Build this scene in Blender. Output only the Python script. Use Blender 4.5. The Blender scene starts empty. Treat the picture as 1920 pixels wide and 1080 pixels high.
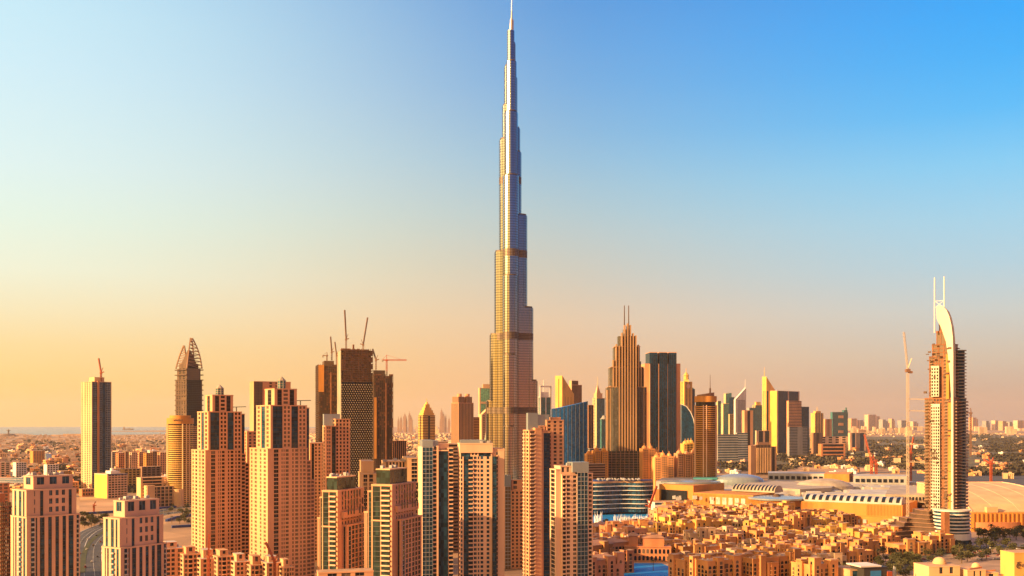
import bpy, math, random
from math import sin, cos, pi, radians, sqrt, floor
from mathutils import Vector
sc = bpy.context.scene
C = sc.collection
F = 1920.0; H = 137.0; HY = 793.0          # focal length in photo pixels, camera height, horizon row
def X(px, d): return (px - 960) / F * d
def Z(py, d): return H + (HY - py) / F * d
def D(py, z=0): return (H - z) * F / (py - HY)

# ---------------------------------------------------------------- camera, world, sun, exposure
EXPO = 1.25
cam_d = bpy.data.cameras.new('camera'); cam = bpy.data.objects.new('camera', cam_d); C.objects.link(cam)
cam.location = (0, 0, H); cam.rotation_euler = (pi/2, 0, 0)
cam_d.sensor_width = 36; cam_d.lens = 36; cam_d.shift_y = (HY - 540) / 1920
cam_d.clip_start = 1; cam_d.clip_end = 250000
sc.camera = cam
sc.view_settings.view_transform = 'Standard'; sc.view_settings.look = 'None'
sc.view_settings.exposure = EXPO; sc.view_settings.gamma = 1
sc.cycles.use_denoising = True
sc.cycles.max_bounces = 4; sc.cycles.diffuse_bounces = 2; sc.cycles.glossy_bounces = 3
sc.cycles.volume_bounces = 1; sc.cycles.sample_clamp_indirect = 4

SUN_AZ = radians(-116); SUN_EL = radians(18)
S = Vector((sin(SUN_AZ)*cos(SUN_EL), cos(SUN_AZ)*cos(SUN_EL), sin(SUN_EL)))
sl = bpy.data.lights.new('sun', 'SUN'); sl.energy = 4.5; sl.angle = radians(0.5); sl.color = (1, 0.56, 0.22)
so = bpy.data.objects.new('sun', sl); C.objects.link(so); so.rotation_euler = S.to_track_quat('Z', 'Y').to_euler()
so.location = (-3000, -1000, 2000)

def lin(c):
    return tuple(((v/255)/12.92 if v/255 <= .04045 else (((v/255)+.055)/1.055)**2.4) for v in c) + (1,)
w = bpy.data.worlds.new("World"); sc.world = w; w.use_nodes = True
nt = w.node_tree; N = nt.nodes; L = nt.links; N.clear()
def nd(t, **k):
    n = N.new(t)
    for a, b in k.items(): setattr(n, a, b)
    return n
def lk(a, b): L.new(a, b)
tc = nd('ShaderNodeTexCoord'); nrm = nd('ShaderNodeVectorMath', operation='NORMALIZE'); lk(tc.outputs['Generated'], nrm.inputs[0])
sep = nd('ShaderNodeSeparateXYZ'); lk(nrm.outputs[0], sep.inputs[0])
flat = nd('ShaderNodeVectorMath', operation='MULTIPLY'); lk(nrm.outputs[0], flat.inputs[0]); flat.inputs[1].default_value = (1, 1, 0)
fn = nd('ShaderNodeVectorMath', operation='NORMALIZE'); lk(flat.outputs[0], fn.inputs[0])
dt = nd('ShaderNodeVectorMath', operation='DOT_PRODUCT'); lk(fn.outputs[0], dt.inputs[0]); dt.inputs[1].default_value = (-.866, .5, 0)
el = nd('ShaderNodeMath', operation='MULTIPLY'); lk(sep.outputs['Z'], el.inputs[0]); el.inputs[1].default_value = 2.0
def ramp(stops):
    r = nd('ShaderNodeValToRGB'); e = r.color_ramp.elements; r.color_ramp.interpolation = 'EASE' if 0 else 'LINEAR'
    while len(e) > 1: e.remove(e[0])
    for i, (p, c) in enumerate(stops):
        q = e[0] if i == 0 else e.new(p)
        q.position = p; q.color = lin(c)
    lk(el.outputs[0], r.inputs[0]); return r
# elevation ramps (position = 2 sin(elevation)) toward the sunset side, the middle and the far side
RA = ramp([(0, (255,208,112)), (.07, (255,215,126)), (.14, (252,226,160)), (.2, (248,238,194)), (.27, (242,249,222)), (.36, (232,252,236)), (.45, (226,250,248)), (.6, (212,245,255)), (.69, (204,242,255)), (1, (160,215,250))])
RB = ramp([(0, (252,186,120)), (.1, (250,192,134)), (.2, (242,200,152)), (.3, (218,201,170)), (.4, (192,201,193)), (.5, (166,193,207)), (.63, (136,175,212)), (.76, (106,158,212)), (1, (60,130,205))])
RC = ramp([(0, (196,162,140)), (.05, (204,174,150)), (.12, (210,196,176)), (.2, (202,210,206)), (.28, (178,213,227)), (.36, (160,214,239)), (.45, (128,208,249)), (.54, (80,191,254)), (.62, (52,180,255)), (.69, (34,172,255)), (1, (20,120,225))])
def mr(lo, hi):
    m = nd('ShaderNodeMapRange'); m.interpolation_type = 'SMOOTHSTEP'; lk(dt.outputs['Value'], m.inputs['Value'])
    m.inputs['From Min'].default_value = lo; m.inputs['From Max'].default_value = hi; return m
def mix(f, a, b):
    m = nd('ShaderNodeMix', data_type='RGBA'); lk(f, m.inputs[0]); lk(a, m.inputs[6]); lk(b, m.inputs[7]); return m
RD = ramp([(0, (255,134,76)), (.07, (250,134,84)), (.13, (214,134,104)), (.20, (128,130,124)), (.28, (64,118,160)), (.38, (40,112,184)), (.78, (36,100,190)), (.88, (170,130,130)), (1, (215,148,125))])   # unseen sky behind the camera, colours made up as warm fill for front faces
RE = ramp([(0, (255,158,40)), (.15, (255,176,54)), (.40, (255,200,84)), (.65, (255,216,130)), (1, (235,190,130))])   # unseen glow round the low sun, added to gild the great tower
m1 = mix(mr(.0, .72).outputs[0], RC.outputs[0], RB.outputs[0])
m2_ = mix(mr(.42, .90).outputs[0], m1.outputs[2], RA.outputs[0])
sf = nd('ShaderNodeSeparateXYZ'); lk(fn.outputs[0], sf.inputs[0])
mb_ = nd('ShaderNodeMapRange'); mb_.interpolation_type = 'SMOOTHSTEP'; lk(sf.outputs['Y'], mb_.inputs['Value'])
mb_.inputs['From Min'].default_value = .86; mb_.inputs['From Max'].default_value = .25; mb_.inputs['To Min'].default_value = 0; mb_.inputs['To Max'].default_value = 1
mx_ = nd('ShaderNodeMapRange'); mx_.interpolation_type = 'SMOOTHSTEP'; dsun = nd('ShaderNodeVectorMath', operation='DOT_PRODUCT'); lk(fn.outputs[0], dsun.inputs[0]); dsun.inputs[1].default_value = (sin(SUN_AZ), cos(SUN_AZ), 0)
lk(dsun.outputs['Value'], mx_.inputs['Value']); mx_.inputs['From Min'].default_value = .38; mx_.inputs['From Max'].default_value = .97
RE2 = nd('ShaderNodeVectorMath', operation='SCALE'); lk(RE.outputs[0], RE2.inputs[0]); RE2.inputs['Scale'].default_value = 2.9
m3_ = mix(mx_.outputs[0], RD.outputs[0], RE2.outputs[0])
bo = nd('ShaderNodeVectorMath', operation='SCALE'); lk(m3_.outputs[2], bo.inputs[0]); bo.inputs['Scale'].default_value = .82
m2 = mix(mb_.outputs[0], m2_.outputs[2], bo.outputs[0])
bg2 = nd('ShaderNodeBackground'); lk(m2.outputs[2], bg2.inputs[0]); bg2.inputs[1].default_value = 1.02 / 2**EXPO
sky = nd('ShaderNodeTexSky'); sky.sky_type = 'NISHITA'; sky.sun_disc = False
sky.sun_elevation = SUN_EL; sky.sun_rotation = SUN_AZ % (2*pi); sky.dust_density = 2.5
bg1 = nd('ShaderNodeBackground'); lk(sky.outputs[0], bg1.inputs[0]); bg1.inputs[1].default_value = 0.05
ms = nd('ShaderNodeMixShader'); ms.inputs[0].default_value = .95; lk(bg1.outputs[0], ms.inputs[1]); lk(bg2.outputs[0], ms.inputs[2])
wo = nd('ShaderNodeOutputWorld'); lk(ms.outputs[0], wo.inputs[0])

# ---------------------------------------------------------------- materials
MATS = {}
def mat(name, col, rough=.75, metal=0, var=.16, scale=.06, cells=None, bands=None, spec=.5, bump=0, orand=.08, coat=0):
    """procedural material: noise weathering, optional facade cells (white noise per pane) and floor bands"""
    m = bpy.data.materials.new(name); m.use_nodes = True; t = m.node_tree; n = t.nodes; l = t.links
    b = n['Principled BSDF']; b.inputs['Roughness'].default_value = rough; b.inputs['Metallic'].default_value = metal
    b.inputs['Specular IOR Level'].default_value = spec
    g = n.new('ShaderNodeNewGeometry')
    nz = n.new('ShaderNodeTexNoise'); nz.inputs['Scale'].default_value = scale; nz.inputs['Detail'].default_value = 6
    mp = n.new('ShaderNodeMapping'); mp.inputs['Scale'].default_value = (1, 1, .35)
    l.new(g.outputs['Position'], mp.inputs[0]); l.new(mp.outputs[0], nz.inputs['Vector'])
    hs = n.new('ShaderNodeHueSaturation'); hs.inputs['Color'].default_value = (*col, 1)
    mm = n.new('ShaderNodeMapRange'); l.new(nz.outputs[0], mm.inputs[0])
    mm.inputs['From Min'].default_value = .3; mm.inputs['From Max'].default_value = .7
    mm.inputs['To Min'].default_value = 1 - var; mm.inputs['To Max'].default_value = 1 + var
    oi = n.new('ShaderNodeObjectInfo'); om = n.new('ShaderNodeMapRange'); l.new(oi.outputs['Random'], om.inputs[0])
    om.inputs['To Min'].default_value = 1 - orand; om.inputs['To Max'].default_value = 1 + orand
    mu = n.new('ShaderNodeMath'); mu.operation = 'MULTIPLY'; l.new(mm.outputs[0], mu.inputs[0]); l.new(om.outputs[0], mu.inputs[1])
    val = mu.outputs[0]
    if cells:
        sn = n.new('ShaderNodeVectorMath'); sn.operation = 'SNAP'; sn.inputs[1].default_value = cells[:3]
        l.new(g.outputs['Position'], sn.inputs[0]); wn = n.new('ShaderNodeTexWhiteNoise'); l.new(sn.outputs[0], wn.inputs['Vector'])
        cr = n.new('ShaderNodeMapRange'); l.new(wn.outputs['Value'], cr.inputs[0])
        cr.inputs['To Min'].default_value = 1 - cells[3]; cr.inputs['To Max'].default_value = 1 + cells[3]*1.6
        m2_ = n.new('ShaderNodeMath'); m2_.operation = 'MULTIPLY'; l.new(val, m2_.inputs[0]); l.new(cr.outputs[0], m2_.inputs[1]); val = m2_.outputs[0]
        rr = n.new('ShaderNodeMapRange'); l.new(wn.outputs['Value'], rr.inputs[0])
        rr.inputs['To Min'].default_value = max(rough-.06, .03); rr.inputs['To Max'].default_value = rough+.1
        l.new(rr.outputs[0], b.inputs['Roughness'])
    l.new(val, hs.inputs['Value'])
    out = hs.outputs[0]
    if bands:   # (floor height, share, second colour)
        sx = n.new('ShaderNodeSeparateXYZ'); l.new(g.outputs['Position'], sx.inputs[0])
        md = n.new('ShaderNodeMath'); md.operation = 'PINGPONG'; l.new(sx.outputs['Z'], md.inputs[0]); md.inputs[1].default_value = bands[0]/2
        gt = n.new('ShaderNodeMath'); gt.operation = 'GREATER_THAN'; l.new(md.outputs[0], gt.inputs[0]); gt.inputs[1].default_value = bands[0]/2*bands[1]
        mx = n.new('ShaderNodeMix'); mx.data_type = 'RGBA'; l.new(gt.outputs[0], mx.inputs[0]); l.new(out, mx.inputs[6]); mx.inputs[7].default_value = (*bands[2], 1)
        out = mx.outputs[2]
    l.new(out, b.inputs['Base Color'])
    if bump:
        n2 = n.new('ShaderNodeTexNoise'); n2.inputs['Scale'].default_value = scale*8; l.new(g.outputs['Position'], n2.inputs['Vector'])
        bp = n.new('ShaderNodeBump'); bp.inputs['Strength'].default_value = bump; bp.inputs['Distance'].default_value = .5
        l.new(n2.outputs[0], bp.inputs['Height']); l.new(bp.outputs[0], b.inputs['Normal'])
    if name == 'window_dark':      # a share of the panes has pale blinds drawn
        gt = n.new('ShaderNodeMath'); gt.operation = 'GREATER_THAN'; l.new(oi.outputs['Random'], gt.inputs[0]); gt.inputs[1].default_value = .80
        mx = n.new('ShaderNodeMix'); mx.data_type = 'RGBA'; l.new(gt.outputs[0], mx.inputs[0]); l.new(out, mx.inputs[6]); mx.inputs[7].default_value = (.16,.12,.09,1); l.new(mx.outputs[2], b.inputs['Base Color'])
    MATS[name] = m; return m
M = MATS
mat('salmon', (.72,.39,.23)); mat('pink', (.68,.34,.19)); mat('cream', (.70,.45,.25)); mat('pale', (.70,.46,.33)); mat('white', (.78,.76,.74), .6); mat('ivory', (.58,.55,.48), .6); mat('town_a', (.60,.28,.10), var=.3, orand=.25); mat('peach', (.80,.53,.37)); mat('town_d', (.56,.27,.15), var=.25, orand=.25); mat('town_b', (.64,.44,.28), var=.25, orand=.2); mat('town_c', (.66,.38,.10), var=.2, orand=.2)
mat('sand_wall', (.68,.33,.13), var=.22, orand=.22); mat('yellow_wall', (.72,.43,.12)); mat('orange_wall', (.54,.24,.05)); mat('terracotta', (.54,.22,.10), var=.25, orand=.2)
mat('brown', (.26,.15,.10)); mat('rust', (.24,.10,.045), var=.35, scale=.3); mat('fin_steel', (.30,.31,.33), .15, 1); mat('umber', (.10,.06,.04), var=.3); mat('dark_concrete', (.17,.125,.10), var=.3); mat('concrete', (.38,.33,.28), var=.25); mat('grey', (.30,.30,.31))
mat('roof', (.46,.29,.18), .9, var=.3, scale=.1); mat('roof_grey', (.42,.42,.43), .7, var=.25); mat('roof_tile', (.36,.20,.14), .85, var=.3)
mat('glass', (.016,.055,.10), .12, 0, cells=(2.2,2.2,3.3,.5), spec=.18, orand=.2)
mat('glass_blue', (.008,.045,.10), .12, 0, cells=(2.2,2.2,3.3,.4), spec=.25)
mat('glass_green', (.014,.030,.030), .14, 0, cells=(2.2,2.2,3.3,.5), spec=.4)
mat('glass_teal', (.03,.15,.18), .16, 0, cells=(3,3,4,.25), spec=.8)
mat('glass_sky', (.008,.12,.42), .10, 0, cells=(3,3,4,.25), spec=.3)
mat('panel_sky', (.32,.40,.46), .25, .35, var=.08)
mat('window_dark', (.010,.014,.022), .18, 0, spec=.3, orand=.4)
mat('mullion', (.45,.47,.48), .45, .3); mat('mullion_dark', (.06,.06,.06), .5, .2); mat('steel', (.5,.5,.5), .4, .6)
mat('steel_facade', (.44,.455,.48), .16, 1.0, var=.05, bands=(4.1,.6,(.25,.275,.31)))
mat('louvre', (.20,.155,.12), .5, .6, bands=(2.4,.5,(.07,.055,.045)))
mat('gold_facade', (.045,.045,.045), .18, 0, cells=(2.4,2.4,3.6,.3), bands=(3.6,.6,(.05,.045,.04))); mat('bronze', (.50,.31,.16), .4, .3)
mat('crane_red', (.40,.08,.03), .5); mat('crane_white', (.60,.50,.38), .5); mat('crane_dark', (.22,.12,.08), .6)
mat('asphalt', (.06,.062,.07), .85, var=.2, scale=.03); mat('kerb', (.5,.46,.42)); mat('marking', (.75,.73,.68)); mat('grass', (.05,.06,.02), .95)
mat('scrub', (.10,.085,.045), .95, var=.6, scale=.012); mat('sand', (.42,.26,.15), .95, var=.35, scale=.01); mat('paving', (.36,.25,.19), .9, var=.35, scale=.03)
mat('sea', (.05,.08,.10), .25, 0, spec=.5, var=.1, scale=.001, bump=.0)
mat('lake', (.010,.20,.62), .6, 0, var=.25, scale=.05, bump=.2, spec=.08)
mat('leaf', (.060,.060,.022), .9, var=.35, scale=.2, orand=.35); mat('leaf_dark', (.052,.044,.024), .9, var=.45, scale=.012, orand=.3); mat('bark', (.12,.08,.05), .9)
mat('turquoise', (.06,.30,.36), .35, .2); mat('blue', (.02,.06,.25), .5); mat('fabric', (.80,.76,.68), .7); mat('spray', (.85,.9,.95), .9)
mat('car_white', (.7,.7,.7), .25); mat('car_red', (.30,.04,.03), .25); mat('car_dark', (.04,.04,.05), .2); mat('screen', (.03,.2,.5), .2); mat('green_glass', (.20,.50,.30), .3, .2, cells=(3,3,3.6,.1))
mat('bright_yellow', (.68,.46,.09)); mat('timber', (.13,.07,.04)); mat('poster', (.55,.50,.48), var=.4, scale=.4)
def houses_mat():
    m = mat('house_walls', (.56,.40,.27), .9, cells=(34,34,400,.30)); return m
houses_mat()
# ground: sand with dusty patches
def ground_mat():
    m = bpy.data.materials.new('ground_sand'); m.use_nodes = True; n = m.node_tree.nodes; l = m.node_tree.links
    b = n['Principled BSDF']; b.inputs['Roughness'].default_value = .95
    g = n.new('ShaderNodeNewGeometry'); a = n.new('ShaderNodeTexNoise'); a.inputs['Scale'].default_value = .0022; a.inputs['Detail'].default_value = 9; a.inputs['Roughness'].default_value = .65
    v = n.new('ShaderNodeTexVoronoi'); v.inputs['Scale'].default_value = .012
    l.new(g.outputs['Position'], a.inputs['Vector']); l.new(g.outputs['Position'], v.inputs['Vector'])
    r = n.new('ShaderNodeValToRGB'); e = r.color_ramp.elements
    e[0].position = .36; e[0].color = (.17,.10,.05,1); e[1].position = .62; e[1].color = (.62,.38,.19,1); q = e.new(.48); q.color = (.36,.23,.14,1)
    l.new(a.outputs[0], r.inputs[0]); mx = n.new('ShaderNodeMix'); mx.data_type = 'RGBA'; mx.blend_type = 'MULTIPLY'; mx.inputs[0].default_value = .35
    l.new(r.outputs[0], mx.inputs[6]); l.new(v.outputs['Color'], mx.inputs[7]); 
    bw = n.new('ShaderNodeRGBToBW'); l.new(v.outputs['Color'], bw.inputs[0]); l.new(bw.outputs[0], mx.inputs[7])
    l.new(mx.outputs[2], b.inputs['Base Color']); MATS['ground_sand'] = m
ground_mat()

# ---------------------------------------------------------------- mesh helpers
class MB:
    def __init__(s): s.v = []; s.f = []; s.m = []
    def add(s, vs, fs, m=0):
        k = len(s.v); s.v += vs; s.f += [tuple(i+k for i in f) for f in fs]; s.m += [m]*len(fs)
    def box(s, x0, x1, y0, y1, z0, z1, m=0, top=None):
        s.add([(x0,y0,z0),(x1,y0,z0),(x1,y1,z0),(x0,y1,z0),(x0,y0,z1),(x1,y0,z1),(x1,y1,z1),(x0,y1,z1)],
              [(0,1,5,4),(1,2,6,5),(2,3,7,6),(3,0,4,7),(4,5,6,7),(3,2,1,0)], m)
        if top is not None: s.m[-2] = top
        return s
    def prism(s, pts, z0, z1, m=0, top=None, pts1=None, zt=None):
        n = len(pts); p1 = pts1 or pts
        s.add([(x,y,z0) for x,y in pts] + [(p[0],p[1],z1 if zt is None else zt(p)) for p in p1],
              [(i,(i+1)%n,n+(i+1)%n,n+i) for i in range(n)] + [tuple(range(n,2*n)), tuple(range(n-1,-1,-1))], m)
        if top is not None: s.m[-2] = top
        return s
    def cyl(s, cx, cy, r, z0, z1, n=20, m=0, r1=None, top=None, ry=None):
        ry = ry or r; q = 1 if r1 is None else r1/r
        a = [(cx+r*cos(2*pi*i/n), cy+ry*sin(2*pi*i/n)) for i in range(n)]
        b = [(cx+r*q*cos(2*pi*i/n), cy+ry*q*sin(2*pi*i/n)) for i in range(n)]
        return s.prism(a, z0, z1, m, top, b)
    def dome(s, cx, cy, z, r, m=0, n=12, h=1.0):
        prev = (r, z)
        for k in range(1, 6):
            a = k*pi/2/5; c = (max(r*cos(a), .05), z+r*h*sin(a)); s.cyl(cx, cy, prev[0], prev[1], c[1], n, m, r1=c[0]); prev = c
        return s
    def bar(s, p, q, t, m=0):
        p = Vector(p); q = Vector(q); d = (q-p).normalized(); u = d.cross(Vector((0,0,1)))
        if u.length < .01: u = Vector((1,0,0))
        u.normalize(); v = d.cross(u); h = t/2
        c = [u*h+v*h, -u*h+v*h, -u*h-v*h, u*h-v*h]
        s.add([tuple(p+a) for a in c] + [tuple(q+a) for a in c], [(0,1,5,4),(1,2,6,5),(2,3,7,6),(3,0,4,7),(4,5,6,7),(3,2,1,0)], m); return s
    def lattice(s, p, q, w_, t, step, m=0):
        """square lattice boom from p to q"""
        p = Vector(p); q = Vector(q); Ln = (q-p).length; d = (q-p).normalized(); u = d.cross(Vector((0,0,1)))
        if u.length < .01: u = Vector((1,0,0))
        u.normalize(); v = d.cross(u); cs = [(u+v)*w_/2, (v-u)*w_/2, (-u-v)*w_/2, (u-v)*w_/2]
        for c in cs: s.bar(p+c, q+c, t, m)
        n = max(1, int(Ln/step))
        for i in range(n):
            a = p+d*(Ln*i/n); b = p+d*(Ln*(i+1)/n)
            for k in range(4):
                s.bar(a+cs[k], b+cs[(k+1) % 4], t*.7, m)
                s.bar(b+cs[k], b+cs[(k+1) % 4], t*.7, m)
        return s
    def mesh(s, name, mats, smooth=False):
        me = bpy.data.meshes.new(name); me.from_pydata(s.v, [], s.f)
        for x in mats: me.materials.append(M[x] if isinstance(x, str) else x)
        if len(mats) > 1: me.polygons.foreach_set('material_index', s.m)
        if smooth: me.polygons.foreach_set('use_smooth', [True]*len(s.f))
        me.update(); return me
    def build(s, name, mats, parent=None, smooth=False, loc=None, rz=0):
        if isinstance(mats, str): mats = [mats]
        o = bpy.data.objects.new(name, s.mesh(name, mats, smooth)); C.objects.link(o)
        if parent: o.parent = parent
        if loc: o.location = loc
        if rz: o.rotation_euler[2] = rz
        return o
def put(name, me, parent, loc=(0,0,0), rz=0, sc_=None):
    o = bpy.data.objects.new(name, me); C.objects.link(o); o.parent = parent; o.location = loc
    if rz: o.rotation_euler[2] = rz
    if sc_: o.scale = sc_
    return o
def tag(o, label, cat, group=None, kind=None):
    o['label'] = label; o['category'] = cat
    if group: o['group'] = group
    if kind: o['kind'] = kind
    return o
def thing(name, label, cat, loc, rz=0, group=None):
    o = bpy.data.objects.new(name, None); C.objects.link(o); o.location = loc; o.rotation_euler[2] = rz; o.empty_display_size = 5
    return tag(o, label, cat, group)
def struct(o): o['kind'] = 'structure'; return o

# ---------------------------------------------------------------- facade system
def cols(spec):
    if not spec: return []
    out = [(p[0], float(p[1:])) for p in spec.split()]; t = sum(a[1] for a in out); return [(c, v/t) for c, v in out]
WC = {}
class Tower:
    """box-cornered building: near corner at local origin, one face along +x, the other along +y"""
    def __init__(s, name, label, cat, d, xl, xc, xr, a, wall='salmon', glass='glass', fh=3.3, group=None, mull='mullion', bal=None, dp=None, w=None, indiv=True, wr=.63, wpart='window'):
        s.a = radians(a); ca, sa = cos(s.a), sin(s.a); Xc = X(xc, d); Yc = d
        s.d = d; s.fh = fh; s.glass = glass; s.mull = mull; s.indiv = indiv; s.wr = wr
        kr = (xr-960)/F; kl = (xl-960)/F if xl is not None else 0
        s.w = w if w else (kr*Yc-Xc)/(ca-kr*sa)
        s.dp = dp if dp else (Xc-kl*Yc)/(sa+kl*ca)
        s.root = thing(name, label, cat, (Xc, Yc, 0), s.a, group)
        s.wallm = wall; s.bal = bal or wall; s.wall = MB(); s.rw = MB(); s.rb = MB(); s.gb = MB(); s.nw = s.nb = s.ng = 0
    def z(s, py): return Z(py, s.d)
    def block(s, x0, x1, y0, y1, z0, z1, R='s1', L='s1', fh=None, cap=.9, bd=1.2, capm=0, gl=None, t=.5):
        fh = fh or s.fh; gl = gl or s.glass; W = s.wall
        x0 *= s.w; x1 *= s.w; y0 *= s.dp; y1 *= s.dp
        W.box(x0+t, x1, y0+t, y1, z0, z1, 0, 1)
        for side, spec in ((0, R), (1, L)):
            base = x0 if side == 0 else y0+t; Ln = (x1-x0) if side == 0 else (y1-y0-t); u = base
            def B(mb, a, b, d0, d1, p, q, m=0):
                if side == 0: mb.box(a, b, y0+d0, y0+d1, p, q, m)
                else: mb.box(x0+d0, x0+d1, a, b, p, q, m)
            for c, fr in cols(spec):
                v = u+fr*Ln; nf = max(1, int((z1-z0)/fh)); h = (z1-z0)/nf
                if c == 's': B(W, u, v, 0, t, z0, z1)
                elif c in 'wvW':
                    r = {'w': s.wr, 'v': .8, 'W': .45}[c]; e = 0 if c == 'W' else 0
                    for k in range(nf-1, -1, -1):
                        a = z0+k*h; q = a+h*(1-r); B(W, u, v, 0, t, a, q)
                        if s.indiv and s.nw < 100:
                            s.nw += 1; dims = (round(v-u, 2), round(h*r, 2), side, gl)
                            if dims not in WC:
                                mb = MB(); hw = (v-u)/2-.02; hh = h*r/2-.02
                                if side == 0: mb.box(-hw, hw, 0, .12, -hh, hh).box(-.05, .05, -.06, 0, -hh, hh, 1)
                                else: mb.box(0, .12, -hw, hw, -hh, hh).box(-.06, 0, -.05, .05, -hh, hh, 1)
                                WC[dims] = mb.mesh('window', [gl, s.mull])
                            lc = ((u+v)/2, y0+t-.14, q+h*r/2) if side == 0 else (x0+t-.14, (u+v)/2, q+h*r/2)
                            put('window', WC[dims], s.root, lc)
                        else: B(s.rw, u+.02, v-.02, t-.14, t-.02, q+.02, a+h-.02)
                elif c in 'gGk':
                    g = MB(); B(g, u+.01, v-.01, t-.25, t-.03, z0, z1)
                    if c != 'k':
                        for k in range(nf): B(g, u+.01, v-.01, t-.40, t-.25, z0+k*h+h-.45, z0+k*h+h-.05, 1)
                    n = max(1, int((v-u)/(2.6 if c == 'G' else 4.5)))
                    for k in range(n+1): uu = u+.15+(v-u-.3)*k/n; B(g, uu-.12, uu+.12, t-.46, t-.26, z0, z1, 1)
                    g.build('glass_strip', [gl, s.mull if c == 'G' else 'mullion_dark'], s.root)
                elif c == 'h':    # ribbon glazing
                    g = s.gb; B(g, u, v, t-.2, t-.02, z0, z1)
                    for k in range(nf): B(W, u, v, 0.02, t-.22, z0+k*h, z0+k*h+h*.55)
                elif c == 'f':    # vertical fins over glass
                    g = s.gb; B(g, u, v, t-.2, t-.02, z0, z1); n = max(2, int((v-u)/4))
                    for k in range(n+1): uu = u+(v-u-.7)*k/n; B(W, uu, uu+.7, 0, t-.22, z0, z1)
                elif c in 'bB':
                    B(s.rw, u+.01, v-.01, t-.14, t-.02, z0, z1)
                    for k in range(nf-1, -1, -1):
                        a = z0+k*h
                        if s.nb < 100:
                            s.nb += 1; dims = ('b', round(v-u, 2), side, s.bal, bd)
                            if dims not in WC:
                                mb = MB(); hw = (v-u)/2-.05
                                if side == 0: mb.box(-hw, hw, -bd, t-.2, 0, .22).box(-hw, hw, -bd, -bd+.12, .22, 1.1)
                                else: mb.box(-bd, t-.2, -hw, hw, 0, .22).box(-bd, -bd+.12, -hw, hw, .22, 1.1)
                                if side == 0: mb.box(-hw, -hw+.1, -bd+.12, t-.2, .22, 1.1).box(hw-.1, hw, -bd+.12, t-.2, .22, 1.1)
                                else: mb.box(-bd+.12, t-.2, -hw, -hw+.1, .22, 1.1).box(-bd+.12, t-.2, hw-.1, hw, .22, 1.1)
                                WC[dims] = mb.mesh('balcony', [s.bal])
                            lc = ((u+v)/2, y0, a) if side == 0 else (x0, (u+v)/2, a)
                            put('balcony', WC[dims], s.root, lc)
                        else:
                            B(s.rb, u+.05, v-.05, -bd, t-.2, a, a+.22); B(s.rb, u+.05, v-.05, -bd, -bd+.12, a+.22, a+1.1)
                u = v
        if cap: W.box(x0-.2, x1+.2, y0-.2, y1+.2, z1, z1+cap, capm, 1)
        return s
    def done(s, roofm='roof', extra=None):
        wo = s.wall.build('wall', [s.wallm, roofm] + (extra or []), s.root)
        if s.rw.v:
            o = s.rw.build('window', s.glass, s.root); o['kind'] = 'stuff'
        if s.rb.v:
            o = s.rb.build('balcony', s.bal, s.root); o['kind'] = 'stuff'
        if s.gb.v: s.gb.build('glazing', s.glass, s.root)
        return s.root
    def roof_units(s, x0, x1, y0, y1, z, n=5, seed=1):
        r = random.Random(seed); mb = MB()
        for i in range(n):
            a = (x0+(x1-x0)*r.random())*s.w; b = (y0+(y1-y0)*r.random())*s.dp; q = 1+r.random()*1.5
            mb.box(a, a+q*1.4, b, b+q, z, z+q)
        mb.build('roof_unit', 'roof_grey', s.root); return s
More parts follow.
